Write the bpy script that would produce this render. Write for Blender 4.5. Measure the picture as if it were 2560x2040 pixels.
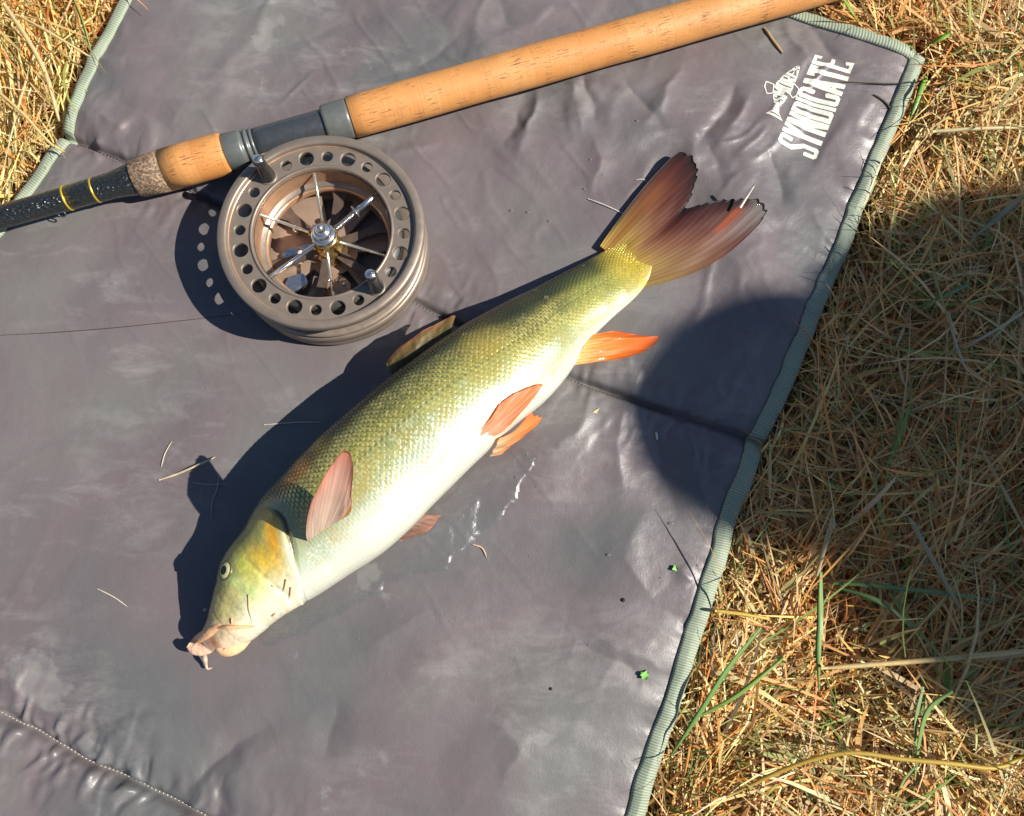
import bpy, bmesh, math, random
import numpy as np
from mathutils import Vector, Matrix
from mathutils.bvhtree import BVHTree

random.seed(7)
rng = np.random.default_rng(7)
for o in list(bpy.data.objects):
    bpy.data.objects.remove(o)
scene = bpy.context.scene
COL = scene.collection

# ------------------------------------------------------------------ camera, sky, sun, exposure
FPX, CX, CY = 2046.0, 1280.0, 1020.0          # focal length and principal point in photo pixels
TILT = math.radians(12.0)
HC = 0.455                                    # camera height above the mat
cam_d = bpy.data.cameras.new('camera')
cam_d.sensor_width = 36.0
cam_d.lens = 36.0 * FPX / 2560.0
cam_d.clip_start = 0.01
cam_d.clip_end = 1000.0
cam = bpy.data.objects.new('camera', cam_d)
COL.objects.link(cam)
cam.location = (0, 0, HC)
cam.rotation_euler = (TILT, 0, 0)
scene.camera = cam

SUN_EL, SUN_AZ = math.radians(43.0), math.radians(-7.0)      # azimuth measured from +X
world = bpy.data.worlds.new('World')
scene.world = world
world.use_nodes = True
wn = world.node_tree.nodes
wn.clear()
sky = wn.new('ShaderNodeTexSky')
sky.sky_type = 'NISHITA'
sky.sun_disc = False
sky.dust_density = 0.4
sky.ozone_density = 4.0
sky.sun_elevation = SUN_EL
sky.sun_rotation = math.radians(90.0) - SUN_AZ
bg = wn.new('ShaderNodeBackground')
bg.inputs['Strength'].default_value = 0.06
wo = wn.new('ShaderNodeOutputWorld')
world.node_tree.links.new(sky.outputs[0], bg.inputs[0])
world.node_tree.links.new(bg.outputs[0], wo.inputs[0])

sun_d = bpy.data.lights.new('sun', 'SUN')
sun_d.energy = 5.0
sun_d.angle = math.radians(0.4)
sun_d.color = (1.0, 0.945, 0.86)
sun = bpy.data.objects.new('sun', sun_d)
COL.objects.link(sun)
SUN_DIR = Vector((math.cos(SUN_EL) * math.cos(SUN_AZ), math.cos(SUN_EL) * math.sin(SUN_AZ), math.sin(SUN_EL)))
sun.rotation_euler = SUN_DIR.to_track_quat('Z', 'Y').to_euler()
sun.location = (2, 0, 3)

vs = scene.view_settings
vs.view_transform = 'Standard'
vs.look = 'None'
vs.exposure = 0.64
vs.gamma = 1.0
vs.use_curve_mapping = False

# ------------------------------------------------------------------ helpers
def at(px, py, h=0.0):
    """photo pixel -> point of the place at height h above the mat"""
    d = np.array([(px - CX) / FPX, (CY - py) / FPX, -1.0])
    c, s = math.cos(TILT), math.sin(TILT)
    d = np.array([d[0], c * d[1] - s * d[2], s * d[1] + c * d[2]])
    t = (h - HC) / d[2]
    return np.array([d[0] * t, d[1] * t, h])

def ats(pts, h=0.0):
    return np.array([at(p[0], p[1], p[2] if len(p) > 2 else h) for p in pts])

def view_ray(px, py):
    a, b = at(px, py, 0.1), at(px, py, 0.0)
    d = Vector(b - a).normalized()
    return Vector((0, 0, HC)), d

_tabs = {}
def vnoise(x, y, seed=0):
    if seed not in _tabs:
        _tabs[seed] = np.random.default_rng(1000 + seed).random((256, 256))
    T = _tabs[seed]
    x = np.asarray(x, float); y = np.asarray(y, float)
    xi = np.floor(x).astype(int); yi = np.floor(y).astype(int)
    fx = x - xi; fy = y - yi
    fx = fx ** 3 * (fx * (fx * 6 - 15) + 10); fy = fy ** 3 * (fy * (fy * 6 - 15) + 10)
    a = T[xi & 255, yi & 255]; b = T[(xi + 1) & 255, yi & 255]
    c = T[xi & 255, (yi + 1) & 255]; d = T[(xi + 1) & 255, (yi + 1) & 255]
    return (a * (1 - fx) + b * fx) * (1 - fy) + (c * (1 - fx) + d * fx) * fy

def fbm(x, y, octv=4, seed=0, gain=0.5):
    s = 0; a = 1; n = 0
    for o in range(octv):
        s = s + a * (vnoise(x * 2 ** o + 17.3 * o, y * 2 ** o + 5.1 * o, seed + o) - 0.5)
        n += a; a *= gain
    return s / n * 2

def poly_dist(X, Y, P):
    """distance to a polyline and arc length of the nearest point"""
    best = np.full(X.shape, 1e9); arc = np.zeros(X.shape); acc = 0.0
    for i in range(len(P) - 1):
        ax, ay = P[i][0], P[i][1]; bx, by = P[i + 1][0], P[i + 1][1]
        dx, dy = bx - ax, by - ay
        L2 = dx * dx + dy * dy; L = math.sqrt(L2)
        t = np.clip(((X - ax) * dx + (Y - ay) * dy) / L2, 0, 1)
        d = np.hypot(X - ax - t * dx, Y - ay - t * dy)
        m = d < best
        best = np.where(m, d, best); arc = np.where(m, acc + t * L, arc)
        acc += L
    return best, arc, acc

def inside(X, Y, P):
    r = np.zeros(X.shape, bool); n = len(P)
    for i in range(n):
        x1, y1 = P[i][0], P[i][1]; x2, y2 = P[(i + 1) % n][0], P[(i + 1) % n][1]
        if y1 == y2: continue
        c = ((y1 > Y) != (y2 > Y)) & (X < (x2 - x1) * (Y - y1) / (y2 - y1) + x1)
        r ^= c
    return r

def resample(P, n, smooth=True):
    P = np.asarray(P, float)
    if smooth and len(P) > 2:                     # Catmull-Rom first
        Q = []
        E = np.vstack([2 * P[0] - P[1], P, 2 * P[-1] - P[-2]])
        for i in range(1, len(E) - 2):
            for t in np.linspace(0, 1, 12, endpoint=False):
                p0, p1, p2, p3 = E[i - 1], E[i], E[i + 1], E[i + 2]
                Q.append(0.5 * (2 * p1 + (p2 - p0) * t + (2 * p0 - 5 * p1 + 4 * p2 - p3) * t * t + (3 * p1 - p0 - 3 * p2 + p3) * t ** 3))
        Q.append(P[-1]); P = np.array(Q)
    L = np.concatenate([[0], np.cumsum(np.linalg.norm(np.diff(P, axis=0), axis=1))])
    s = np.linspace(0, L[-1], n)
    return np.stack([np.interp(s, L, P[:, k]) for k in range(P.shape[1])], 1)

def smooth01(x):
    x = np.clip(x, 0, 1)
    return x * x * (3 - 2 * x)

def root_of(o):
    while o.parent: o = o.parent
    return o

def make(name, V, F, mat=None, parent=None, smooth=True, attrs=None):
    """ONE mesh object from world-space vertices; parts keep their thing's origin"""
    V = np.asarray(V, float)
    off = np.array(root_of(parent).location) if parent else np.zeros(3)
    me = bpy.data.meshes.new(name)
    if isinstance(F, np.ndarray) and F.ndim == 2:
        n, k = F.shape
        me.vertices.add(len(V)); me.vertices.foreach_set('co', (V - off).astype(np.float32).ravel())
        me.loops.add(n * k); me.loops.foreach_set('vertex_index', F.astype(np.int32).ravel())
        me.polygons.add(n)
        me.polygons.foreach_set('loop_start', np.arange(0, n * k, k, dtype=np.int32))
        me.update(calc_edges=True)
    else:
        me.from_pydata([tuple(v) for v in (V - off)], [], [tuple(int(i) for i in f) for f in F])
        me.update()
    me.polygons.foreach_set('use_smooth', [smooth] * len(me.polygons))
    if attrs:
        for k, a in attrs.items():
            a = np.asarray(a, np.float32)
            if a.ndim == 1:
                at_ = me.attributes.new(k, 'FLOAT', 'POINT'); at_.data.foreach_set('value', a)
            else:
                at_ = me.attributes.new(k, 'FLOAT_VECTOR', 'POINT'); at_.data.foreach_set('vector', a.ravel())
    if mat: me.materials.append(mat)
    o = bpy.data.objects.new(name, me)
    COL.objects.link(o)
    if parent: o.parent = parent
    return o

def tag(o, label=None, cat=None, group=None, kind=None):
    if label: o['label'] = label
    if cat: o['category'] = cat
    if group: o['group'] = group
    if kind: o['kind'] = kind
    return o

def thing(name, loc, label, cat, group=None):
    o = bpy.data.objects.new(name, None)
    COL.objects.link(o)
    o.location = tuple(loc); o.empty_display_size = 0.02
    return tag(o, label, cat, group)

class Geo:
    """collects several shapes into one mesh"""
    def __init__(s): s.V = []; s.F = []; s.n = 0; s.A = []
    def add(s, V, F, a=None):
        V = np.asarray(V, float)
        s.F += [tuple(int(i) + s.n for i in f) for f in F]
        s.V.append(V); s.n += len(V)
        if a is not None: s.A.append(a)
        return s
    def build(s, name, mat, parent=None, smooth=True, attrs=None):
        return make(name, np.vstack(s.V), s.F, mat, parent, smooth, attrs)

def grid_faces(nu, nv, wrap_u=False, wrap_v=False, off=0):
    u = np.arange(nu if wrap_u else nu - 1); v = np.arange(nv if wrap_v else nv - 1)
    U, W = np.meshgrid(u, v, indexing='ij')
    U1 = (U + 1) % nu; W1 = (W + 1) % nv
    return np.stack([U * nv + W, U1 * nv + W, U1 * nv + W1, U * nv + W1], -1).reshape(-1, 4) + off

def frame_from(z):
    z = np.asarray(z, float); z = z / np.linalg.norm(z)
    a = np.array([0, 0, 1.0]) if abs(z[2]) < 0.9 else np.array([1.0, 0, 0])
    x = np.cross(a, z); x /= np.linalg.norm(x)
    return x, np.cross(z, x), z

def lathe(prof, n=64, origin=(0, 0, 0), axis=(0, 0, 1), xdir=None):
    """profile of (radius, height) turned about an axis"""
    x, y, z = frame_from(axis)
    if xdir is not None:
        x = np.asarray(xdir, float); x = x / np.linalg.norm(x); y = np.cross(z, x)
    th = np.linspace(0, 2 * math.pi, n, endpoint=False)
    V = []
    for r, h in prof:
        V.append(np.asarray(origin) + z * h + np.outer(np.cos(th) * r, x) + np.outer(np.sin(th) * r, y))
    V = np.vstack(V)
    F = grid_faces(len(prof), n, wrap_v=True)
    return V, F[:, ::-1]

def tube(P, rad, n=8, closed_ends=True):
    P = np.asarray(P, float); m = len(P)
    rad = np.full(m, rad) if np.isscalar(rad) else np.asarray(rad, float)
    T = np.gradient(P, axis=0); T /= np.linalg.norm(T, axis=1)[:, None] + 1e-12
    x, y, _ = frame_from(T[0])
    V = []
    for i in range(m):
        x = x - T[i] * np.dot(x, T[i]); x /= np.linalg.norm(x); y = np.cross(T[i], x)
        for k in range(n):
            a = 2 * math.pi * k / n
            V.append(P[i] + rad[i] * (math.cos(a) * x + math.sin(a) * y))
    F = [tuple(f) for f in grid_faces(m, n, wrap_v=True)]
    if closed_ends:
        F.append(tuple(range(n))[::-1]); F.append(tuple(range((m - 1) * n, m * n)))
    return np.array(V), F

def extrude_poly(P2, z0, z1):
    """closed prism of a 2-D outline"""
    n = len(P2)
    V = [(p[0], p[1], z0) for p in P2] + [(p[0], p[1], z1) for p in P2]
    F = [tuple(range(n))[::-1], tuple(range(n, 2 * n))]
    for i in range(n):
        j = (i + 1) % n
        F.append((i, j, n + j, n + i))
    return np.array(V), F

# ------------------------------------------------------------------ materials
def new_mat(name):
    m = bpy.data.materials.new(name); m.use_nodes = True
    nt = m.node_tree; nt.nodes.clear()
    out = nt.nodes.new('ShaderNodeOutputMaterial')
    return m, nt, out

def nd(nt, typ, ins=None, **props):
    n = nt.nodes.new(typ)
    for k, v in props.items(): setattr(n, k, v)
    for k, v in (ins or {}).items():
        s = n.inputs[k]
        if isinstance(v, bpy.types.NodeSocket): nt.links.new(v, s)
        else: s.default_value = v
    return n

def c4(c): return (c[0], c[1], c[2], 1.0)

def ramp(nt, fac, stops):
    r = nt.nodes.new('ShaderNodeValToRGB')
    nt.links.new(fac, r.inputs[0])
    e = r.color_ramp.elements
    while len(e) < len(stops): e.new(0.5)
    for i, (p, c) in enumerate(stops):
        e[i].position = p; e[i].color = c4(c) if len(c) == 3 else c
    return r.outputs[0]

def mixc(nt, fac, a, b, mode='MIX'):
    n = nt.nodes.new('ShaderNodeMix'); n.data_type = 'RGBA'; n.blend_type = mode
    for s, v in ((n.inputs[0], fac), (n.inputs[6], a), (n.inputs[7], b)):
        if isinstance(v, bpy.types.NodeSocket): nt.links.new(v, s)
        else: s.default_value = v if np.isscalar(v) else c4(v)
    return n.outputs[2]

def noise(nt, vec, scale, detail=4, rough=0.55, dist=0.0):
    n = nd(nt, 'ShaderNodeTexNoise', {'Scale': scale, 'Detail': detail, 'Roughness': rough, 'Distortion': dist})
    if vec is not None: nt.links.new(vec, n.inputs['Vector'])
    return n.outputs[0]

def bump(nt, h, strength, dist):
    return nd(nt, 'ShaderNodeBump', {'Height': h, 'Strength': strength, 'Distance': dist}).outputs[0]

def simple(name, base, rough=0.5, metal=0.0, var=0.12, scale=300.0, coat=0.0, bmp=0.0, spec=0.5):
    m, nt, out = new_mat(name)
    tc = nd(nt, 'ShaderNodeTexCoord')
    n = noise(nt, tc.outputs['Object'], scale, 5)
    lo = [c * (1 - var) for c in base]; hi = [min(1, c * (1 + var)) for c in base]
    col = ramp(nt, n, [(0.3, lo), (0.7, hi)])
    rr = nd(nt, 'ShaderNodeMapRange', {'Value': n, 'From Min': 0.3, 'From Max': 0.7, 'To Min': max(0, rough - 0.07), 'To Max': min(1, rough + 0.07)})
    b = nd(nt, 'ShaderNodeBsdfPrincipled', {'Base Color': col, 'Roughness': rr.outputs[0], 'Metallic': metal, 'Coat Weight': coat, 'Coat Roughness': 0.1, 'Specular IOR Level': spec})
    if bmp: nt.links.new(bump(nt, n, bmp, 0.0005), b.inputs['Normal'])
    nt.links.new(b.outputs[0], out.inputs[0])
    return m

M = {}
def build_materials():
    # mat fabric: coated nylon with dried pale smears
    m, nt, out = new_mat('mat_fabric')
    pos = nd(nt, 'ShaderNodeTexCoord').outputs['Object']
    big = noise(nt, pos, 7.0, 3, 0.5)
    base = ramp(nt, big, [(0.35, (0.106, 0.105, 0.103)), (0.5, (0.138, 0.111, 0.113)), (0.66, (0.142, 0.138, 0.128))])
    sm = noise(nt, nd(nt, 'ShaderNodeMapping', {'Vector': pos, 'Rotation': (0, 0, 0.7), 'Scale': (1.0, 2.4, 1.0)}).outputs[0], 24.0, 8, 0.68, 0.35)
    smk = nd(nt, 'ShaderNodeMapRange', {'Value': sm, 'From Min': 0.50, 'From Max': 0.68})
    area = noise(nt, pos, 9.0, 2, 0.5)
    ak = nd(nt, 'ShaderNodeMapRange', {'Value': area, 'From Min': 0.42, 'From Max': 0.62})
    k = nd(nt, 'ShaderNodeMath', {0: smk.outputs[0], 1: ak.outputs[0]}, operation='MULTIPLY')
    k2 = nd(nt, 'ShaderNodeMath', {0: k.outputs[0], 1: 0.36}, operation='MULTIPLY')
    col = mixc(nt, k2.outputs[0], base, (0.30, 0.285, 0.275))
    dp = noise(nt, pos, 34.0, 8, 0.6, 0.15)
    dpa = noise(nt, nd(nt, 'ShaderNodeVectorMath', {0: pos, 1: (3.1, 1.7, 0.4)}, operation='ADD').outputs[0], 6.5, 2, 0.5)
    dsum = nd(nt, 'ShaderNodeMath', {0: dp, 1: nd(nt, 'ShaderNodeMath', {0: dpa, 1: 0.9}, operation='MULTIPLY').outputs[0]}, operation='ADD')
    dpk = nd(nt, 'ShaderNodeMapRange', {'Value': dsum.outputs[0], 'From Min': 1.19, 'From Max': 1.235, 'To Max': 0.38})
    col = mixc(nt, dpk.outputs[0], col, (0.255, 0.245, 0.225))
    dust = noise(nt, pos, 420.0, 4, 0.7)
    dk = nd(nt, 'ShaderNodeMapRange', {'Value': dust, 'From Min': 0.66, 'From Max': 0.75})
    dk2 = nd(nt, 'ShaderNodeMath', {0: dk.outputs[0], 1: 0.25}, operation='MULTIPLY')
    col = mixc(nt, dk2.outputs[0], col, (0.32, 0.29, 0.25))
    fine = noise(nt, pos, 140.0, 5, 0.6)
    rg = nd(nt, 'ShaderNodeMapRange', {'Value': sm, 'From Min': 0.3, 'From Max': 0.7, 'To Min': 0.33, 'To Max': 0.52})
    h1 = nd(nt, 'ShaderNodeMath', {0: fine, 1: 3.0}, operation='MULTIPLY')
    h2 = nd(nt, 'ShaderNodeMath', {0: noise(nt, pos, 900.0, 2), 1: h1.outputs[0]}, operation='ADD')
    nb = bump(nt, h2.outputs[0], 0.22, 0.0004)
    b = nd(nt, 'ShaderNodeBsdfPrincipled', {'Base Color': col, 'Roughness': rg.outputs[0], 'Normal': nb, 'Specular IOR Level': 0.5, 'Sheen Weight': 0.03})
    nt.links.new(b.outputs[0], out.inputs[0]); M['fabric'] = m

    # webbing: attribute rib = weave phase colour
    m, nt, out = new_mat('green_webbing')
    rib = nd(nt, 'ShaderNodeAttribute', attribute_name='rib').outputs['Fac']
    pos = nd(nt, 'ShaderNodeTexCoord').outputs['Object']
    n = noise(nt, pos, 60.0, 4)
    lo = mixc(nt, n, (0.075, 0.105, 0.075), (0.13, 0.16, 0.11))
    hi = mixc(nt, n, (0.33, 0.39, 0.265), (0.44, 0.47, 0.34))
    col = mixc(nt, rib, lo, hi)
    b = nd(nt, 'ShaderNodeBsdfPrincipled', {'Base Color': col, 'Roughness': 0.62, 'Sheen Weight': 0.1, 'Normal': bump(nt, noise(nt, pos, 1500.0, 2), 0.4, 0.0003)})
    nt.links.new(b.outputs[0], out.inputs[0]); M['webbing'] = m

    M['print'] = simple('white_print', (0.66, 0.66, 0.56), 0.55, var=0.14, scale=400)

    # cork: attribute pc = (axial metres, angle * radius metres, 0)
    m, nt, out = new_mat('cork')
    pc = nd(nt, 'ShaderNodeAttribute', attribute_name='pc').outputs['Vector']
    mp = nd(nt, 'ShaderNodeMapping', {'Vector': pc, 'Scale': (110.0, 1500.0, 1.0)})
    dash = noise(nt, mp.outputs[0], 1.0, 3, 0.6)
    area = noise(nt, pc, 75.0, 2, 0.5)
    dsum = nd(nt, 'ShaderNodeMath', {0: dash, 1: nd(nt, 'ShaderNodeMath', {0: area, 1: 0.32}, operation='MULTIPLY').outputs[0]}, operation='ADD')
    dk = nd(nt, 'ShaderNodeMapRange', {'Value': dsum.outputs[0], 'From Min': 0.75, 'From Max': 0.83})
    mp2 = nd(nt, 'ShaderNodeMapping', {'Vector': pc, 'Scale': (900.0, 60.0, 1.0)})
    grain = noise(nt, mp2.outputs[0], 1.0, 3, 0.6)
    sep = nd(nt, 'ShaderNodeSeparateXYZ', {0: pc})
    ringi = nd(nt, 'ShaderNodeMath', {0: sep.outputs[0], 1: 34.0}, operation='MULTIPLY')
    ringf = nd(nt, 'ShaderNodeMath', {0: ringi.outputs[0]}, operation='FLOOR')
    wn_ = nd(nt, 'ShaderNodeTexWhiteNoise', {'W': ringf.outputs[0]}, noise_dimensions='1D')
    c1 = mixc(nt, wn_.outputs[0], (0.56, 0.235, 0.062), (0.62, 0.29, 0.09))
    c2 = mixc(nt, nd(nt, 'ShaderNodeMapRange', {'Value': grain, 'From Min': 0.35, 'From Max': 0.7, 'To Max': 0.35}).outputs[0], c1, (0.46, 0.18, 0.045))
    blot = noise(nt, pc, 40.0, 3)
    c2b = mixc(nt, nd(nt, 'ShaderNodeMapRange', {'Value': blot, 'From Min': 0.5, 'From Max': 0.75, 'To Max': 0.45}).outputs[0], c2, (0.66, 0.34, 0.12))
    fr = nd(nt, 'ShaderNodeMath', {0: ringi.outputs[0]}, operation='FRACT')
    jn = nd(nt, 'ShaderNodeMapRange', {'Value': fr.outputs[0], 'From Min': 0.0, 'From Max': 0.025, 'To Min': 0.28, 'To Max': 0.0})
    c3 = mixc(nt, jn.outputs[0], c2b, (0.30, 0.12, 0.03))
    gr = noise(nt, pc, 28.0, 5, 0.65)
    c3 = mixc(nt, nd(nt, 'ShaderNodeMapRange', {'Value': gr, 'From Min': 0.52, 'From Max': 0.72, 'To Max': 0.5}).outputs[0], c3, (0.34, 0.15, 0.05))
    dk3 = nd(nt, 'ShaderNodeMath', {0: dk.outputs[0], 1: 0.85}, operation='MULTIPLY')
    c4_ = mixc(nt, dk3.outputs[0], c3, (0.16, 0.055, 0.015))
    hh = nd(nt, 'ShaderNodeMath', {0: grain, 1: dk.outputs[0]}, operation='SUBTRACT')
    b = nd(nt, 'ShaderNodeBsdfPrincipled', {'Base Color': c4_, 'Roughness': 0.55, 'Normal': bump(nt, hh.outputs[0], 0.35, 0.0005)})
    nt.links.new(b.outputs[0], out.inputs[0]); M['cork'] = m

    # rubberised cork: dark brown speckle
    m, nt, out = new_mat('rubber_cork')
    pos = nd(nt, 'ShaderNodeTexCoord').outputs['Object']
    v = nd(nt, 'ShaderNodeTexVoronoi', {'Scale': 1100.0}); nt.links.new(pos, v.inputs['Vector'])
    sp = ramp(nt, nd(nt, 'ShaderNodeSeparateColor', {0: v.outputs['Color']}).outputs[0], [(0.3, (0.10, 0.065, 0.04)), (0.6, (0.19, 0.13, 0.085)), (0.9, (0.33, 0.21, 0.12))])
    b = nd(nt, 'ShaderNodeBsdfPrincipled', {'Base Color': sp, 'Roughness': 0.75})
    nt.links.new(b.outputs[0], out.inputs[0]); M['rubber_cork'] = m

    # rod blank: black, glossy, with a woven shimmer
    m, nt, out = new_mat('black_blank')
    pc = nd(nt, 'ShaderNodeAttribute', attribute_name='pc').outputs['Vector']
    v = nd(nt, 'ShaderNodeTexVoronoi', {'Scale': 420.0}); nt.links.new(pc, v.inputs['Vector'])
    n = noise(nt, pc, 320.0, 3)
    b = nd(nt, 'ShaderNodeBsdfPrincipled', {'Base Color': (0.014, 0.016, 0.015, 1), 'Roughness': 0.22, 'Coat Weight': 0.6, 'Coat Roughness': 0.06,
                                            'Normal': bump(nt, nd(nt, 'ShaderNodeMath', {0: v.outputs[0], 1: n}, operation='ADD').outputs[0], 0.9, 0.0012)})
    nt.links.new(b.outputs[0], out.inputs[0]); M['blank'] = m

    M['gold'] = simple('gold_thread', (0.62, 0.43, 0.05), 0.35, 0.5)
    M['seat_grey'] = simple('grey_seat', (0.135, 0.145, 0.135), 0.36, 0.25, 0.08)
    M['seat_dark'] = simple('dark_seat', (0.055, 0.062, 0.070), 0.28, 0.3, 0.08, coat=0.3)
    M['foot'] = simple('olive_brass', (0.36, 0.36, 0.135), 0.38, 0.35)
    M['bronze'] = simple('bronze_anodised', (0.25, 0.20, 0.158), 0.42, 0.45, 0.05, 180)
    M['warm_lit'] = simple('warm_lit_metal', (0.50, 0.30, 0.18), 0.33, 0.6, 0.08, 180)  # warm reflection from cork and sun is put into this metal's colour
    M['web'] = simple('brown_web', (0.12, 0.085, 0.065), 0.45, 0.4)
    M['plate'] = simple('brown_plate', (0.37, 0.26, 0.19), 0.40, 0.4, 0.1, 120)
    M['steel'] = simple('bright_steel', (0.74, 0.73, 0.70), 0.18, 0.95, 0.05)
    M['spoke'] = simple('pale_brass_wire', (0.72, 0.68, 0.52), 0.25, 0.8, 0.05)
    M['brass'] = simple('brass', (0.62, 0.42, 0.17), 0.22, 0.9, 0.08)
    M['black_knob'] = simple('black_knob', (0.022, 0.023, 0.024), 0.28, 0.1, 0.1, coat=0.4)
    M['line_spool'] = simple('wound_line', (0.045, 0.045, 0.04), 0.4, 0.0)
    M['dark_gap'] = simple('dark_metal', (0.03, 0.028, 0.026), 0.5, 0.4)

    # fish skin : colour attribute + wetness, scales are geometry
    m, nt, out = new_mat('fish_skin')
    col = nd(nt, 'ShaderNodeAttribute', attribute_name='tint').outputs['Vector']
    gl = nd(nt, 'ShaderNodeAttribute', attribute_name='gleam').outputs['Fac']
    pos = nd(nt, 'ShaderNodeTexCoord').outputs['Object']
    n = noise(nt, pos, 900.0, 3)
    rg = nd(nt, 'ShaderNodeMapRange', {'Value': n, 'From Min': 0.3, 'From Max': 0.7, 'To Min': 0.2, 'To Max': 0.36})
    mt = nd(nt, 'ShaderNodeMath', {0: gl, 1: 0.55}, operation='MULTIPLY')
    b = nd(nt, 'ShaderNodeBsdfPrincipled', {'Base Color': col, 'Roughness': rg.outputs[0], 'Metallic': mt.outputs[0], 'Coat Weight': 0.55, 'Coat Roughness': 0.14,
                                            'Subsurface Weight': 0.08, 'Subsurface Scale': 0.004, 'Normal': bump(nt, nd(nt, 'ShaderNodeMath', {0: n, 1: noise(nt, pos, 2200.0, 2)}, operation='ADD').outputs[0], 0.22, 0.0004)})
    b.inputs['Subsurface Radius'].default_value = (1.0, 0.5, 0.3)
    nt.links.new(b.outputs[0], out.inputs[0]); M['skin'] = m

    # fins: thin, let some light through
    m, nt, out = new_mat('fin_membrane')
    col = nd(nt, 'ShaderNodeAttribute', attribute_name='tint').outputs['Vector']
    pos = nd(nt, 'ShaderNodeTexCoord').outputs['Object']
    b = nd(nt, 'ShaderNodeBsdfPrincipled', {'Base Color': col, 'Roughness': 0.5, 'Coat Weight': 0.05, 'Normal': bump(nt, noise(nt, pos, 700.0, 3), 0.15, 0.0003)})
    tr = nd(nt, 'ShaderNodeBsdfTranslucent', {'Color': col})
    mx = nd(nt, 'ShaderNodeMixShader', {0: 0.5, 1: b.outputs[0], 2: tr.outputs[0]})
    nt.links.new(mx.outputs[0], out.inputs[0]); M['fin'] = m

    M['lip'] = simple('lip_flesh', (0.70, 0.43, 0.28), 0.35, 0, 0.25, 500, coat=0.3, bmp=0.5)
    M['chin'] = simple('chin_flesh', (0.72, 0.46, 0.24), 0.38, 0, 0.2, 500, coat=0.25, bmp=0.5)
    M['lip_orange'] = simple('lip_orange', (0.80, 0.43, 0.22), 0.35, 0, 0.22, 500, coat=0.3, bmp=0.5)
    M['barbel'] = simple('barbel_flesh', (0.76, 0.42, 0.20), 0.4, 0, 0.1, 250)
    M['barbel_grey'] = simple('barbel_pale', (0.52, 0.36, 0.27), 0.4, 0, 0.1, 250)
    M['iris'] = simple('iris', (0.50, 0.46, 0.23), 0.4, 0.0, 0.15, 900, coat=0.2)
    M['eyelid'] = simple('eye_rim', (0.10, 0.09, 0.03), 0.4)
    M['pupil'] = simple('pupil', (0.012, 0.016, 0.018), 0.3, 0, 0.0, spec=0.25)

    # plants carry a colour per blade
    m, nt, out = new_mat('grass_blades')
    col = nd(nt, 'ShaderNodeAttribute', attribute_name='tint').outputs['Vector']
    pos = nd(nt, 'ShaderNodeTexCoord').outputs['Object']
    n = noise(nt, pos, 500.0, 3)
    cc = mixc(nt, nd(nt, 'ShaderNodeMapRange', {'Value': n, 'From Min': 0.35, 'From Max': 0.65, 'To Max': 0.18}).outputs[0], col, (0.25, 0.12, 0.03))
    b = nd(nt, 'ShaderNodeBsdfPrincipled', {'Base Color': cc, 'Roughness': 0.48})
    tr = nd(nt, 'ShaderNodeBsdfTranslucent', {'Color': cc})
    mx = nd(nt, 'ShaderNodeMixShader', {0: 0.22, 1: b.outputs[0], 2: tr.outputs[0]})
    nt.links.new(mx.outputs[0], out.inputs[0]); M['grass'] = m

    m, nt, out = new_mat('soil')
    pos = nd(nt, 'ShaderNodeTexCoord').outputs['Object']
    n = noise(nt, pos, 60.0, 8, 0.65)
    n2 = noise(nt, pos, 3.0, 4)
    col = mixc(nt, n2, ramp(nt, n, [(0.3, (0.025, 0.017, 0.010)), (0.7, (0.13, 0.085, 0.04))]), (0.13, 0.085, 0.035))
    b = nd(nt, 'ShaderNodeBsdfPrincipled', {'Base Color': col, 'Roughness': 0.9, 'Normal': bump(nt, n, 0.8, 0.006)})
    nt.links.new(b.outputs[0], out.inputs[0]); M['soil'] = m

    # thin clear film of water
    m, nt, out = new_mat('water_film')
    pos = nd(nt, 'ShaderNodeTexCoord').outputs['Object']
    n = noise(nt, pos, 330.0, 5, 0.6)
    nb = bump(nt, n, 0.42, 0.0009)
    g = nd(nt, 'ShaderNodeBsdfAnisotropic', {'Color': (1, 1, 1, 1), 'Roughness': 0.27, 'Normal': nb})
    t = nd(nt, 'ShaderNodeBsdfTransparent', {'Color': (0.96, 0.98, 0.97, 1)})
    mx = nd(nt, 'ShaderNodeMixShader', {0: 0.06, 1: t.outputs[0], 2: g.outputs[0]})
    nt.links.new(mx.outputs[0], out.inputs[0]); M['film'] = m

    M['glint_thread'] = simple('glint_thread', (0.42, 0.40, 0.35), 0.4)  # white glints on the seam stitches, painted as a pale thread colour
    M['line'] = simple('fishing_line', (0.03, 0.03, 0.03), 0.4)
    M['leaf_bit'] = simple('leaf_bit', (0.13, 0.33, 0.05), 0.5, 0, 0.35, 600)
    M['cloth_green'] = simple('olive_cloth', (0.07, 0.08, 0.045), 0.85, 0, 0.2, 60)
    M['cloth_dark'] = simple('dark_cloth', (0.03, 0.035, 0.045), 0.85, 0, 0.2, 60)
    M['cloth_hat'] = simple('khaki_cloth', (0.16, 0.14, 0.085), 0.85, 0, 0.15, 60)
    M['human_skin'] = simple('human_skin', (0.48, 0.29, 0.21), 0.5, 0, 0.06, 40)
    M['boot'] = simple('boot_rubber', (0.03, 0.035, 0.025), 0.5)
    M['hair'] = simple('brown_hair', (0.06, 0.035, 0.02), 0.6)
build_materials()

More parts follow.
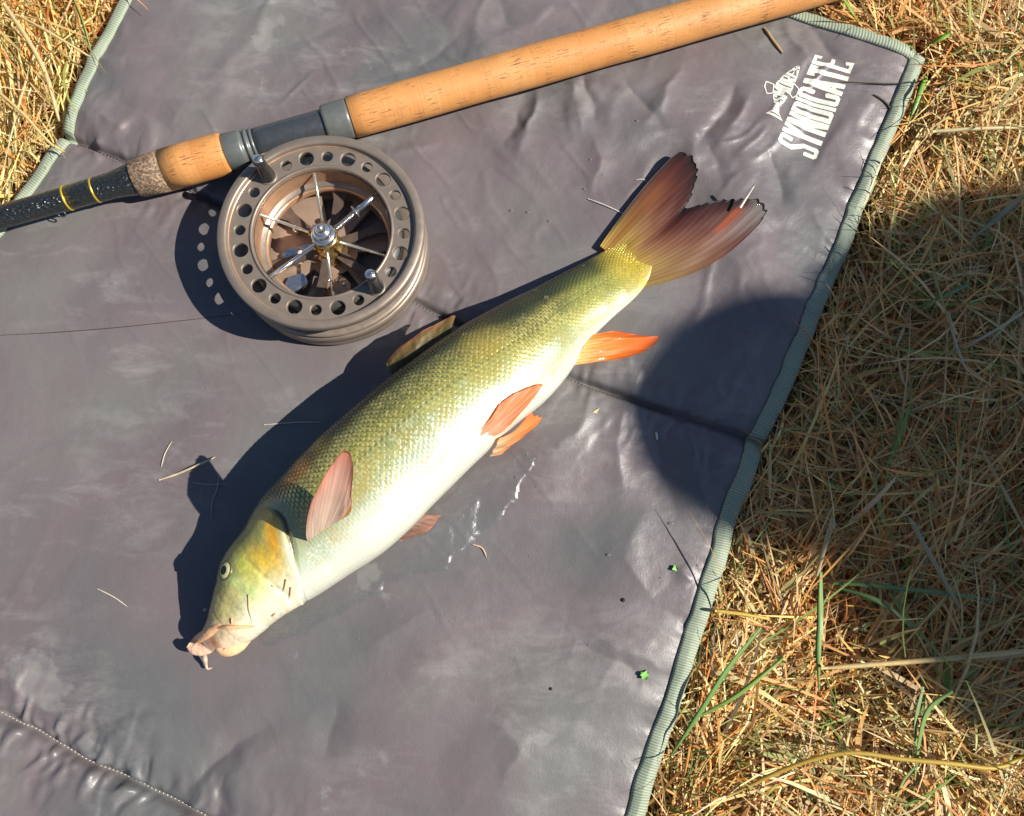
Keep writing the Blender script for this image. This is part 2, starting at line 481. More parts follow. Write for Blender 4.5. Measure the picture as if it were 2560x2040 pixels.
# ------------------------------------------------------------------ ground
GZ = -0.024
def build_ground():
    xs = np.concatenate([np.linspace(-60, -1.2, 14), np.linspace(-1, 1, 121), np.linspace(1.2, 60, 14)])
    X, Y = np.meshgrid(xs, xs, indexing='ij')
    near = np.exp(-(np.hypot(X, Y) / 1.2) ** 4)
    Z = GZ + near * (0.006 * fbm(X * 25, Y * 25, 4, 40))
    V = np.stack([X, Y, Z], -1).reshape(-1, 3)
    g = make('ground', V, grid_faces(len(xs), len(xs)), M['soil'])
    tag(g, 'dry brown soil under the dead grass', 'ground', kind='structure')
build_ground()

# ------------------------------------------------------------------ unhooking mat
R_PX = [(2300, 139), (2235, 300), (2165, 475), (2148, 515), (2120, 592), (2085, 671), (2040, 772), (2000, 870), (1960, 968), (1926, 1040), (1895, 1110),
        (1870, 1180), (1823, 1300), (1801, 1386), (1769, 1481), (1722, 1632), (1683, 1757), (1648, 1863), (1611, 1972), (1594, 2040), (1520, 2260), (1400, 2532), (1290, 2800)]
L_PX = [(530, -440), (420, -215), (311, 0), (291, 44), (271, 87), (247, 131), (230, 175), (212, 218), (198, 256), (178, 297), (160, 335),
        (137, 367), (113, 399), (87, 437), (47, 492), (-100, 700), (-300, 1000), (-605, 1469), (-800, 1770)]
Rw, Lw = ats(R_PX)[:, :2], ats(L_PX)[:, :2]
OUTLINE = np.vstack([Lw[::-1], Rw])
SEAM1 = ats([(165, 338), (330, 405), (700, 575), (1085, 775), (1443, 950), (1640, 1012), (1760, 1048), (1900, 1098)])[:, :2]
SEAM2 = ats([(-605, 1469), (-250, 1660), (0, 1797), (70, 1829), (148, 1876), (209, 1913), (301, 1950), (371, 1987), (464, 2033), (900, 2270), (1400, 2532)])[:, :2]
REEL_C = at(801, 573, 0.036)
FISH_AX = (at(470, 1622)[:2], at(1600, 612)[:2])
ROD_AX = (at(0, 543)[:2], at(2050, -39)[:2])
# creases: photo points, width mm, height mm
CREASES = [([(1351, 215), (1330, 290), (1297, 385)], 5, 2.2), ([(1318, 215), (1290, 300), (1262, 360)], 6, -1.6), ([(1451, 184), (1470, 240), (1490, 300)], 4, -1.8),
           ([(1420, 190), (1440, 250), (1452, 330)], 6, 1.6), ([(1560, 200), (1610, 260), (1652, 320)], 5, -1.8), ([(1700, 165), (1660, 240), (1600, 330)], 6, 1.8),
           ([(1850, 200), (1810, 280), (1740, 370)], 5, -2.0), ([(1880, 230), (1840, 300), (1790, 370)], 5, 1.8), ([(1760, 330), (1790, 400), (1800, 450)], 7, -1.8),
           ([(2010, 60), (2060, 110), (2130, 190)], 5, -1.6), ([(1960, 60), (2000, 130), (2030, 170)], 4, 1.2), ([(1920, 360), (1945, 430), (1955, 510)], 6, -1.8),
           ([(1640, 380), (1600, 450), (1540, 520)], 8, 2.0), ([(1480, 330), (1500, 400), (1480, 480)], 8, 1.8), ([(1740, 330), (1720, 420), (1700, 480)], 7, 1.6),
           ([(195, 1834), (300, 1785), (417, 1757), (510, 1741)], 9, -2.8), ([(445, 1990), (520, 1920), (580, 1866), (677, 1815)], 9, -2.8),
           ([(350, 1960), (352, 1900)], 4, -1.8), ([(410, 1990), (415, 1920)], 5, -1.5), ([(530, 2040), (545, 1990), (560, 1940)], 5, -1.6),
           ([(810, 1890), (830, 1820), (850, 1750)], 10, -1.8), ([(95, 1840), (100, 1800)], 4, -1.5), ([(250, 1850), (330, 1800), (430, 1785)], 12, 1.6),
           ([(500, 2010), (590, 1930), (690, 1860)], 12, 1.5), ([(0, 1625), (60, 1640), (125, 1665)], 5, -1.0),
           ([(1560, 1010), (1545, 1100), (1560, 1230)], 9, 2.2), ([(1640, 1040), (1650, 1150), (1690, 1280)], 9, -2.0), ([(1720, 1060), (1740, 1170), (1770, 1280)], 7, 1.8),
           ([(1610, 1250), (1560, 1400), (1640, 1500)], 14, 1.6), ([(1480, 1000), (1440, 1080), (1380, 1130)], 7, 1.5),
           ([(1700, 1420), (1740, 1460)], 4, 1.6), ([(1690, 1560), (1735, 1580)], 4, -1.4), ([(1410, 1570), (1500, 1590), (1600, 1640), (1680, 1690)], 12, 1.8),
           ([(1430, 1605), (1540, 1640), (1620, 1700)], 8, -1.6), ([(1230, 1770), (1300, 1850), (1260, 1960)], 9, 1.3),
           ([(1000, 1700), (1120, 1640), (1240, 1600)], 10, 1.2), ([(900, 1640), (980, 1580), (1080, 1520)], 8, 1.0),
           ([(195, 150), (260, 155), (320, 160)], 5, 2.0), ([(205, 290), (260, 300), (320, 340)], 6, 2.0), ([(240, 250), (340, 270), (440, 330)], 9, -1.8),
           ([(700, 120), (860, 60), (960, 40)], 10, -1.6), ([(900, 210), (1060, 160), (1180, 70)], 11, -1.8), ([(1240, 0), (1260, 40), (1270, 90)], 10, -1.8),
           ([(1060, 760), (1090, 740), (1120, 715)], 4, 1.2), ([(960, 390), (1040, 370), (1090, 350)], 4, 1.2),
           ([(1900, 880), (1840, 870), (1780, 900)], 6, 1.8), ([(1950, 820), (1890, 790), (1830, 800)], 6, -1.6), ([(1860, 960), (1800, 950), (1740, 985)], 6, 1.6)]
CREASES = [(ats(p)[:, :2], w * 1e-3, h * (1.2 if p[0][1] < 560 else 1.1) * 1e-3) for p, w, h in CREASES]

def mat_z(X, Y):
    X = np.asarray(X, float); Y = np.asarray(Y, float)
    df, _, _ = poly_dist(X, Y, FISH_AX); dr, _, _ = poly_dist(X, Y, ROD_AX)
    dc = np.hypot(X - REEL_C[0], Y - REEL_C[1])
    flat = np.maximum(np.maximum(np.exp(-(df / 0.036) ** 4), np.exp(-(dr / 0.014) ** 4)), np.exp(-(dc / 0.065) ** 6))
    wx = X + 0.02 * fbm(X * 14, Y * 14, 2, 3); wy = Y + 0.02 * fbm(X * 14, Y * 14, 2, 5)
    busy = smooth01((X * 0.5 + Y - 0.02) / 0.16)                        # upper right is more crumpled
    h = (0.0026 + 0.0022 * busy) * fbm(wx * 13, wy * 13, 2, 7)
    # soft drapes running across the mat
    ca, sa = math.cos(0.95), math.sin(0.95)
    u = wx * ca + wy * sa; v = -wx * sa + wy * ca
    soft = fbm(u * 9, v * 20, 2, 11)
    h += (0.0014 + 0.0018 * busy) * soft
    patch = smooth01((fbm(X * 11, Y * 11, 2, 27) + 0.10) / 0.45)
    rid = np.clip(1 - np.abs(fbm(u * 16, v * 34, 2, 13)) * 2.6, 0, 1)
    h += (0.0002 + 0.0007 * busy) * patch * smooth01(rid) ** 2
    ca2, sa2 = math.cos(2.2), math.sin(2.2)
    u2 = X * ca2 + Y * sa2; v2 = -X * sa2 + Y * ca2
    rid2 = np.clip(1 - np.abs(fbm(u2 * 22, v2 * 60, 2, 15)) * 3.0, 0, 1)
    h += (0.0001 + 0.0003 * busy) * (1 - patch) * smooth01(rid2) ** 2
    h += (0.00018 + 0.00022 * busy) * fbm(X * 80, Y * 80, 3, 19)
    for P, w, hh in CREASES:
        x0, y0 = P.min(0) - 4 * w; x1, y1 = P.max(0) + 4 * w
        m = (X > x0) & (X < x1) & (Y > y0) & (Y < y1)
        if not m.any(): continue
        xs = X[m] + 0.0025 * fbm(X[m] * 80, Y[m] * 80, 2, 23); ys = Y[m] + 0.0025 * fbm(X[m] * 80, Y[m] * 80, 2, 25)
        d, a, L = poly_dist(xs, ys, P)
        tp = np.sin(np.clip(a / L, 0.02, 0.98) * math.pi) ** 0.6
        h[m] += hh * tp * (0.45 * np.exp(-(d / w) ** 2) + 0.65 * np.exp(-np.sqrt(d * d + 4e-7) / (0.55 * w)))
    h = h * (1 - flat)
    for k, S in enumerate((SEAM1, SEAM2)):
        d, a, L = poly_dist(X, Y, S)
        aw = a + 0.006 * fbm(X * 60, Y * 60, 2, 37)
        nr = (vnoise(aw * 90, d * 40, 31 + k) - 0.5 + 0.8 * (vnoise(aw * 230, d * 90, 35 + k) - 0.5)) * (0.45 + 1.1 * vnoise(a * 28, a * 0, 39 + k))
        amp = (0.0034 if k else 0.0026)
        h += (amp * nr * np.exp(-(d / (0.011 if k else 0.013))) * (1 - np.exp(-(d / 0.0015) ** 2)) * 1.6 - 0.0060 * np.exp(-d / 0.010) - 0.0040 * np.exp(-(d / 0.0019) ** 2)) * (1 - 0.7 * flat)
    de, _, _ = poly_dist(X, Y, Rw); dl, _, _ = poly_dist(X, Y, Lw)
    h -= 0.004 * np.exp(-de / 0.010) + 0.004 * np.exp(-dl / 0.008)
    # small tucks pulled in by the binding stitches
    _, ar, _ = poly_dist(X, Y, Rw)
    h += (0.0030 * (vnoise(ar * 75, de * 10, 44) - 0.5) + 0.0022 * (vnoise(ar * 190, de * 30, 45) - 0.5)) * np.exp(-de / 0.011)
    return h

def mz(x, y): return float(mat_z(np.array([x]), np.array([y]))[0])
def on_mat(px, py, h=0.0):
    p = at(px, py, 0.0); z = mz(p[0], p[1]); p = at(px, py, z + h)
    return p

mat_root = thing('unhooking_mat', (0.0, 0.0, GZ), 'dark grey padded unhooking mat with green webbing edge lying on dry grass', 'mat')
def edge_param(P, breaks_idx, breaks_v, n):
    """resample an edge so that the given point indexes land on the given v"""
    L = np.concatenate([[0], np.cumsum(np.linalg.norm(np.diff(P, axis=0), axis=1))])
    v = np.linspace(0, 1, n)
    s = np.interp(v, breaks_v, L[breaks_idx])
    return np.stack([np.interp(s, L, P[:, k]) for k in range(2)], 1)
def build_mat():
    nv, nu = 680, 560
    A = edge_param(Lw, [0, 10, 17, 18], [0, 0.36, 0.88, 1.0], nv)
    B = edge_param(Rw, [0, 10, 21, 22], [0, 0.36, 0.88, 1.0], nv)
    u = np.linspace(0, 1, nu)[None, :, None]
    P = A[:, None, :] * (1 - u) + B[:, None, :] * u
    X, Y = P[..., 0], P[..., 1]
    Z = mat_z(X.ravel(), Y.ravel()).reshape(X.shape)
    V = np.stack([X, Y, Z], -1).reshape(-1, 3)
    F = grid_faces(nv, nu)
    # underside
    ring = np.concatenate([np.arange(nu), np.arange(1, nv) * nu + nu - 1, (nv - 1) * nu + np.arange(nu - 2, -1, -1), np.arange(nv - 2, 0, -1) * nu])
    low = V[ring].copy(); low[:, 2] = GZ + 0.002
    n0 = len(V); m = len(ring)
    i = np.arange(m); j = (i + 1) % m
    SF = np.stack([ring[i], ring[j], n0 + j, n0 + i], -1)
    make('panel', np.vstack([V, low]), np.vstack([F, SF])[:, ::-1], M['fabric'], mat_root)
build_mat()
_pm = bpy.data.objects['panel'].data
_co = np.empty(len(_pm.vertices) * 3, np.float32); _pm.vertices.foreach_get('co', _co); _co = _co.reshape(-1, 3) + np.array([0, 0, GZ])
_near = [p.vertices[:] for p in _pm.polygons if _co[p.vertices[0], 0] > 0.09 and _co[p.vertices[0], 1] > 0.17]
PANEL_BVH = BVHTree.FromPolygons([Vector(v) for v in _co.tolist()], _near)
def panel_z(x, y):
    r = PANEL_BVH.ray_cast(Vector((x, y, 0.2)), Vector((0, 0, -1)))
    return r[0][2] if r[0] else mz(x, y)

def stitch_row(S, off, name, mat='line'):
    """short thread stitches that lie along a seam"""
    P = resample(np.c_[S, np.zeros(len(S))], 420)
    g = Geo()
    T = np.gradient(P[:, :2], axis=0); T /= np.linalg.norm(T, axis=1)[:, None]
    for k in range(2, len(P) - 3, 2):
        q = P[k:k + 2, :2] + off * np.stack([-T[k:k + 2, 1], T[k:k + 2, 0]], 1)
        z = mat_z(q[:, 0], q[:, 1]) + 0.0004
        V, F = tube(np.c_[q, z], 0.00035, 5)
        g.add(V, F)
    return g.build(name, M[mat], mat_root)
stitch_row(SEAM1, 0.0, 'stitching')
stitch_row(SEAM2, 0.0, 'stitching', 'glint_thread')

def binding(P2, w_in, w_out, name, pitch, seed, fold=0.5):
    """webbing folded over the edge of the mat; the ribs of the weave are geometry"""
    P = resample(np.c_[P2, np.zeros(len(P2))], 2600)
    T = np.gradient(P[:, :2], axis=0); T /= np.linalg.norm(T, axis=1)[:, None]
    Nn = np.stack([-T[:, 1], T[:, 0]], 1)                # points to the right of travel when reversed
    c = OUTLINE.mean(0)
    sgn = np.sign(np.sum((c - P[:, :2]) * Nn, axis=1))
    Nn = Nn * np.where(sgn == 0, 1, sgn)[:, None]        # towards the mat
    s = np.concatenate([[0], np.cumsum(np.linalg.norm(np.diff(P[:, :2], axis=0), axis=1))])
    wob_in = w_in * (1 + 0.16 * (vnoise(s * 38, s * 0, seed) - 0.5) + 0.22 * (vnoise(s * 110, s * 0, seed + 1) - 0.5))
    # profile from inner edge over the top and round the outside to below
    prof = [(1.0, 0.0002), (0.98, 0.0014), (0.7, 0.0019), (0.4, 0.0021), (0.15, 0.0022), (0.0, 0.0021), (-0.3, 0.0017), (-0.7, 0.0010), (-0.88, -0.0012), (-0.97, -0.006), (-1.0, -0.010), (-0.95, -0.014)]
    base = mat_z(P[:, 0] + Nn[:, 0] * 0.004, P[:, 1] + Nn[:, 1] * 0.004)
    lift = 0.0016 * (vnoise(s * 55, s * 0, seed + 2) - 0.3)
    V = []; rib = []
    for j, (a, h) in enumerate(prof):
        off = np.where(a > 0, a * wob_in, a * w_out)
        ph = s / pitch * 2 * math.pi + 0.9 * j * 0.5
        r = 0.5 + 0.5 * np.sin(ph)
        zz = base + h + lift * (1 - abs(a)) + 0.00018 * (r - 0.5)
        V.append(np.stack([P[:, 0] + Nn[:, 0] * off, P[:, 1] + Nn[:, 1] * off, zz], -1))
        wv = 0.5 + 0.5 * np.sin(s / (pitch * 0.5) * 2 * math.pi) * (1 if j % 2 else -1)
        rib.append(np.clip(0.25 + 0.85 * r ** 1.5 * (0.55 + 0.45 * wv), 0, 1))
    V = np.stack(V, 1).reshape(-1, 3); rib = np.stack(rib, 1).ravel()
    return make(name, V, grid_faces(len(P), len(prof)), M['webbing'], mat_root, attrs={'rib': rib})
binding(Rw, 0.0054, 0.0054, 'binding', 0.0014, 50)
binding(Lw, 0.0042, 0.0042, 'binding', 0.0015, 60)
binding(np.vstack([Lw[0], Rw[0]]), 0.0040, 0.0050, 'binding', 0.0019, 70)

# --- print on the mat
LET = {'S': (5, [[(4.15, 16.6), (4.15, 21), (3.3, 22.1), (1.7, 22.1), (.85, 21), (.85, 15), (4.15, 8.5), (4.15, 2), (3.3, .9), (1.7, .9), (.85, 2), (.85, 6.4)]]),
       'Y': (5, [[(.8, 23), (2.5, 11)], [(4.2, 23), (2.5, 11)], [(2.5, 12), (2.5, 0)]]),
       'N': (5.2, [[(.85, 0), (.85, 23)], [(.95, 23), (4.25, 0)], [(4.35, 0), (4.35, 23)]]),
       'D': (5, [[(.85, .9), (.85, 22.1), (3.3, 22.1), (4.15, 21), (4.15, 2), (3.3, .9), (.85, .9)]]),
       'I': (1.7, [[(.85, 0), (.85, 23)]]),
       'C': (5, [[(4.15, 15.5), (4.15, 21), (3.3, 22.1), (1.7, 22.1), (.85, 21), (.85, 2), (1.7, .9), (3.3, .9), (4.15, 2), (4.15, 7.5)]]),
       'A': (5.2, [[(.8, 0), (2.6, 23)], [(4.4, 0), (2.6, 23)], [(1.2, 5.5), (4.0, 5.5)]]),
       'T': (5, [[(0, 22.1), (5, 22.1)], [(2.5, 0), (2.5, 23)], [(.3, 22), (.3, 19.5)], [(4.7, 22), (4.7, 19.5)]]),
       'E': (4.6, [[(.85, 0), (.85, 23)], [(.85, 22.1), (4.6, 22.1)], [(.85, 11.8), (4.1, 11.8)], [(.85, .9), (4.6, .9)], [(4.3, 22), (4.3, 19.5)], [(4.3, 1), (4.3, 3.5)]]),
       'M': (6.6, [[(.85, 0), (.85, 23)], [(.9, 23), (3.3, 8)], [(5.7, 23), (3.3, 8)], [(5.75, 0), (5.75, 23)]]),
       'O': (5, [[(.85, 2), (.85, 21), (1.7, 22.1), (3.3, 22.1), (4.15, 21), (4.15, 2), (3.3, .9), (1.7, .9), (.85, 2)]]),
       'R': (5, [[(.85, 0), (.85, 23)], [(.85, 22.1), (3.3, 22.1), (4.15, 21), (4.15, 13), (3.3, 12), (.85, 12)], [(2.4, 12), (4.2, 0)]])}
def text_mask(U, W, word, hw=1.10, gap=0.34):
    """U along the word 0..1, W up 0..1 -> inside a letter"""
    tot = sum(LET[c][0] for c in word) + gap * (len(word) - 1)
    xm = U * tot; ym = W * 23
    ok = np.zeros(U.shape, bool); x0 = 0
    for c in word:
        w, strokes = LET[c]
        for st in strokes:
            d, _, _ = poly_dist(xm - x0, ym, st)
            ok |= (d < hw) & (xm >= x0) & (xm <= x0 + w)
        x0 += w + gap
    return ok & (ym >= 0) & (ym <= 23)
def print_mesh(name, P, keep, lift=0.00025):
    """P: (n,m,2) plan points, keep: (n-1,m-1) cells"""
    n, m = P.shape[:2]
    Z = np.array([panel_z(x, y) for x, y in P.reshape(-1, 2)]) + lift
    V = np.c_[P.reshape(-1, 2), Z]
    F = grid_faces(n, m).reshape(n - 1, m - 1, 4)[keep]
    used = np.unique(F); mp = np.zeros(len(V), int); mp[used] = np.arange(len(used))
    return make(name, V[used], mp[F], M['print'], mat_root)
def build_print():
    B0, B1, T0, T1 = (at(*p)[:2] for p in ((2043.8, 394.8), (2135, 160.0), (1942.5, 352.5), (2036.6, 137.9)))
    n, m = 330, 150
    U, W = np.meshgrid(np.linspace(0, 1, n), np.linspace(0, 1, m), indexing='ij')
    P = (B0 * ((1 - U) * (1 - W))[..., None] + B1 * (U * (1 - W))[..., None] + T0 * ((1 - U) * W)[..., None] + T1 * (U * W)[..., None])
    Uc, Wc = 0.25 * (U[1:, 1:] + U[:-1, 1:] + U[1:, :-1] + U[:-1, :-1]), 0.25 * (W[1:, 1:] + W[:-1, 1:] + W[1:, :-1] + W[:-1, :-1])
    print_mesh('lettering', P, text_mask(Uc, Wc, 'SYNDICATE'))
    # fish emblem whose body is made of letters
    z5 = lambda x, y: (1840 + x / 4.146, 80 + y / 4.146)
    ax0, ax1 = np.array(z5(385, 880)), np.array(z5(640, 358))
    up = [(0, 95), (0.10, 40), (0.2, 28), (0.35, 75), (0.55, 105), (0.75, 78), (0.9, 42), (1.0, 12)]
    dn = [(0, -100), (0.10, -45), (0.2, -28), (0.35, -62), (0.55, -85), (0.75, -66), (0.9, -40), (1.0, -14)]
    D = ax1 - ax0; L = np.linalg.norm(D); D /= L; Nn = np.array([D[1], -D[0]])
    n, m = 260, 90
    U, W = np.meshgrid(np.linspace(0, 1, n), np.linspace(0, 1, m), indexing='ij')
    yu = np.interp(U, *zip(*up)) / 4.146; yd = np.interp(U, *zip(*dn)) / 4.146
    bow = -14 * np.sin(U * math.pi) + 3
    off = yd + (yu - yd) * W - bow * 0.6
    PX = ax0[0] + D[0] * L * U + Nn[0] * off; PY = ax0[1] + D[1] * L * U + Nn[1] * off
    P = np.stack([PX, PY], -1).reshape(-1, 2)
    P = np.array([at(*p)[:2] for p in P]).reshape(n, m, 2)
    Uc, Wc = U[:-1, :-1] + 0.5 / n, W[:-1, :-1] + 0.5 / m
    keep = text_mask(Uc, Wc, 'DINSMORES', 1.15, 0.28)
    print_mesh('fish_emblem', P, keep)
    # outlined fins of the emblem
    for q in ([(315, 508), (395, 535), (388, 625), (325, 632), (300, 560), (315, 508)], [(575, 560), (605, 535), (655, 590), (630, 655), (590, 675), (560, 640)]):
        w = ats([z5(*p) for p in q])
        w = resample(w, 60, False)[:, :2]
        T = np.gradient(w, axis=0); T /= np.linalg.norm(T, axis=1)[:, None]
        Nw = np.stack([-T[:, 1], T[:, 0]], 1) * 0.00035
        PP = np.stack([w - Nw, w + Nw], 1)
        print_mesh('fin_outline', PP, np.ones((59, 1), bool))
build_print()

# ------------------------------------------------------------------ fishing rod
ROD_H = 0.0135
def build_rod():
    a, b = at(0, 543, ROD_H), at(1600, 89, ROD_H)
    D = (b - a) / np.linalg.norm(b - a)
    def ax(px):                                          # axial distance of a photo column
        t = at(px, 543 - 0.284 * px, ROD_H)
        return float(np.dot(t - a, D))
    k = np.linalg.norm(b - a) / math.hypot(1600, 454)     # metres per photo pixel on the axis
    root = thing('fishing_rod', a + D * ax(700), 'fishing rod with orange cork grips, grey reel seat and black blank lying across the mat', 'fishing rod')
    xd = np.cross(D, [0, 0, 1]); 
    def turn(name, prof, mat, parent=root, n=56):
        pr = [(r * k, ax(x)) for x, r in prof]
        V, F = lathe(pr, n, a, D)
        rel = V - a; s = rel @ D
        x_, y_, _ = frame_from(D)
        ang = np.arctan2(rel @ y_, rel @ x_)
        pc = np.stack([s, np.abs(ang) * 0.011, np.sin(ang) * 0.002], 1)
        return make(name, V, F, mat, parent, attrs={'pc': pc})
    blank = turn('blank', [(-900, 0), (-900, 18), (-300, 24), (0, 27.5), (165, 29), (170, 29)], M['blank'])
    turn('overwrap', [(168, 26), (170, 29.6), (238, 30.5), (280, 31.5), (300, 34), (322, 38), (346, 40), (350, 20)], M['blank'])
    for x0 in (168, 238):
        turn('gold_ring', [(x0 - 2, 29), (x0 - 2, 31.2), (x0 + 3, 31.6), (x0 + 3, 29)], M['gold'])
    turn('grip_ring', [(338, 20), (338, 44), (342, 46.5), (380, 50), (413, 51.6), (413, 20)], M['rubber_cork'])
    turn('fore_grip', [(413.4, 20), (413.4, 51.6), (470, 52), (520, 52), (557, 51), (564, 49.5), (566, 46), (566, 20)], M['cork'])
    turn('sliding_ring', [(566, 20), (566, 44), (569, 46), (606, 45), (612, 44), (613, 40), (620, 40), (621, 43.5), (627, 43.5), (628, 38.5), (634, 38.5), (635, 42), (641, 42), (642, 20)], M['seat_grey'])
    turn('seat_pipe', [(640, 10), (640, 39), (660, 39.5), (815, 39.5), (822, 38), (822, 10)], M['seat_dark'])
    turn('hood', [(812, 36), (812, 43), (815, 47), (820, 48), (868, 49), (873, 48.5), (876, 46), (876, 20)], M['seat_grey'])
    prof = [(876, 20), (876, 47), (879, 50.5)]
    for x in range(920, 2700, 60): prof.append((x, 51 + 0.5 * math.sin(x * 0.02)))
    prof += [(2700, 50), (2712, 45), (2712, 0)]
    turn('rear_grip', prof, M['cork'])
    # keeper ring on the blank
    P = [a + D * ax(145) + np.array([0.002, -0.0065, -0.002]) + 0.0022 * np.array([math.cos(t), 0.5 * math.sin(t) - 0.4, 0.6 * math.sin(t)]) for t in np.linspace(0, 2 * math.pi, 20)]
    V, F = tube(P, 0.0004, 6); make('keeper_ring', V, F, M['seat_dark'], root)
build_rod()

# ------------------------------------------------------------------ centrepin reel
def build_reel():
    e = [at(542, 591, 0.036), at(1063, 591, 0.036)]
    R = float(np.linalg.norm(e[1] - e[0])) / 2
    C = np.array([REEL_C[0], REEL_C[1], 0.0])
    root = thing('fishing_reel', C, 'round bronze centrepin reel with drilled rim and two black handles, flat on the mat', 'reel')
    def L(name, prof, mat, n=128, parent=root, c=(0, 0)):
        V, F = lathe([(r * R, z * 1e-3) for r, z in prof], n, C + np.array([c[0] * R, c[1] * R, 0]))
        return make(name, V, F, mat, parent)
    # back plate with windows
    n = 168; rs = [0.16, 0.26, 0.60, 0.93, 0.985]
    th = np.linspace(0, 2 * math.pi, n, endpoint=False)
    V = []
    for z in (2.0, 5.0):
        for r in rs: V.append(np.stack([np.cos(th) * r * R, np.sin(th) * r * R, np.full(n, z * 1e-3)], 1))
    V = np.vstack(V) + C
    idx = lambda lay, ring, k: lay * len(rs) * n + ring * n + k % n
    F = []
    win = lambda k: (k % 24) >= 9                          # seven windows between arms
    for k in range(n):
        for j in range(len(rs) - 1):
            w = j == 1 and win(k) and (k // 24) not in (2, 3)
            if w: continue
            F.append((idx(1, j, k), idx(1, j + 1, k), idx(1, j + 1, k + 1), idx(1, j, k + 1)))
            F.append((idx(0, j, k), idx(0, j, k + 1), idx(0, j + 1, k + 1), idx(0, j + 1, k)))
        F.append((idx(1, 4, k), idx(0, 4, k), idx(0, 4, k + 1), idx(1, 4, k + 1)))
        if win(k) and (k // 24) not in (2, 3):
            F.append((idx(1, 1, k), idx(1, 1, k + 1), idx(0, 1, k + 1), idx(0, 1, k)))
            F.append((idx(1, 2, k), idx(0, 2, k), idx(0, 2, k + 1), idx(1, 2, k + 1)))
    make('back_plate', V, F, M['plate'], root, smooth=False)
    L('frame_rim', [(0.93, 5), (0.93, 13), (0.945, 14.2), (0.975, 14.2), (0.992, 13), (0.995, 10), (0.985, 9.2), (0.985, 6.5), (0.995, 5.5), (0.992, 3), (0.97, 1.8)], M['bronze'])
    L('rear_flange', [(0.62, 16), (0.62, 18), (0.95, 18), (0.975, 17.2), (0.98, 16.4), (0.97, 15.6), (0.62, 15.6)], M['bronze'])
    L('wound_line', [(0.66, 17.5), (0.77, 17.8), (0.775, 24), (0.77, 30.6), (0.66, 30.8)], M['line_spool'])
    L('drum', [(0.685, 33.4), (0.672, 33.2), (0.668, 31), (0.668, 18), (0.655, 16.5), (0.61, 16), (0.598, 15.2), (0.598, 12), (0.61, 11.4), (0.64, 11.4)], M['warm_lit'])
    # inner web of the spool: arms under the spokes, set low
    g = Geo()
    for k in range(6):
        a = math.radians(22 + 60 * k)
        u = np.array([math.cos(a), math.sin(a)]); v = np.array([-u[1], u[0]])
        o = [u * 0.14 + v * 0.05, u * 0.605 + v * 0.085, u * 0.605 - v * 0.085, u * 0.14 - v * 0.05]
        o = [o[0], u * 0.34 + v * 0.042, u * 0.52 + v * 0.055, o[1], o[2], u * 0.52 - v * 0.055, u * 0.34 - v * 0.042, o[3]]
        V, F = extrude_poly([(p[0] * R + C[0], p[1] * R + C[1]) for p in o][::-1], 0.0110, 0.0128)
        g.add(V, F)
    g.build('spool_web', M['web'], root, smooth=False)
    # drilled face ring
    zt, zb = 33.0, 30.8
    r0, r1, rh = 0.685, 0.905, 0.795
    N = 40; half = math.radians(7.5)
    dr, dt = (r1 - r0) / 2, half * rh
    angs = sorted([2 * math.pi * i / N for i in range(N)] + [math.atan2(sy * dr, sx * dt) % (2 * math.pi) for sx in (1, -1) for sy in (1, -1)])
    g = Geo()
    handles = []
    for s in range(24):
        ang = math.radians(90 - (15 * s + 1.2))
        big = s % 2 == 1 if False else (s % 2 == 1)
        rad = 0.071 if big else 0.052
        solid = s in (9, 21)
        if solid: handles.append(ang)
        B, H0, H1 = [], [], []
        for q in angs:
            cx, cy = math.cos(q), math.sin(q)
            k = min(dt / abs(cx) if abs(cx) > 1e-9 else 1e9, dr / abs(cy) if abs(cy) > 1e-9 else 1e9)
            r, t = rh + cy * k, ang + cx * k / rh
            B.append((r * math.cos(t), r * math.sin(t)))
            for lst, rr in ((H0, rad + 0.006), (H1, rad)):
                x = cx * rr; y = rh + cy * rr
                lst.append((y * math.cos(ang) - x * math.sin(ang), y * math.sin(ang) + x * math.cos(ang)))
        n = len(angs)
        mk = lambda Lp, z: np.c_[np.array(Lp) * R + C[:2], np.full(n, z * 1e-3)]
        V = np.vstack([mk(B, zt), mk(H0, zt), mk(H1, zt - 0.35), mk(H1, zb), mk(B, zb)])
        F = []
        for i in range(n):
            j = (i + 1) % n
            for lay in range(4):
                if solid and lay in (1, 2): continue
                F.append((lay * n + i, lay * n + j, (lay + 1) * n + j, (lay + 1) * n + i))
        if solid: F.append(tuple(range(n, 2 * n)))
        g.add(V, F)
    fr = g.build('face_ring', M['bronze'], root, smooth=False)
    L('outer_lip', [(0.905, 30.8), (0.905, 33.0), (0.908, 35.2), (0.914, 36.0), (0.93, 36.2), (0.985, 36.2), (0.998, 35.4), (1.0, 33.5), (0.998, 31.6), (0.985, 30.6), (0.905, 30.6)], M['bronze'])
    L('rim_groove', [(0.893, 33.05), (0.896, 33.5), (0.906, 33.6)], M['warm_lit'])
    L('inner_lip', [(0.70, 33.0), (0.698, 33.5), (0.686, 33.9), (0.672, 33.6), (0.668, 32)], M['bronze'])
    # hub
    hub = L('hub', [(0.165, 5), (0.165, 7.5), (0.15, 8.2), (0.135, 12.8), (0.13, 14.5), (0.095, 15), (0.09, 22), (0.125, 22.5), (0.13, 25.5), (0.12, 26.3), (0.085, 26.5)], M['brass'], 64)
    L('hub_collar', [(0.085, 26.0), (0.118, 26.8), (0.122, 29.0), (0.112, 30.2), (0.075, 30.6)], M['steel'], 64)
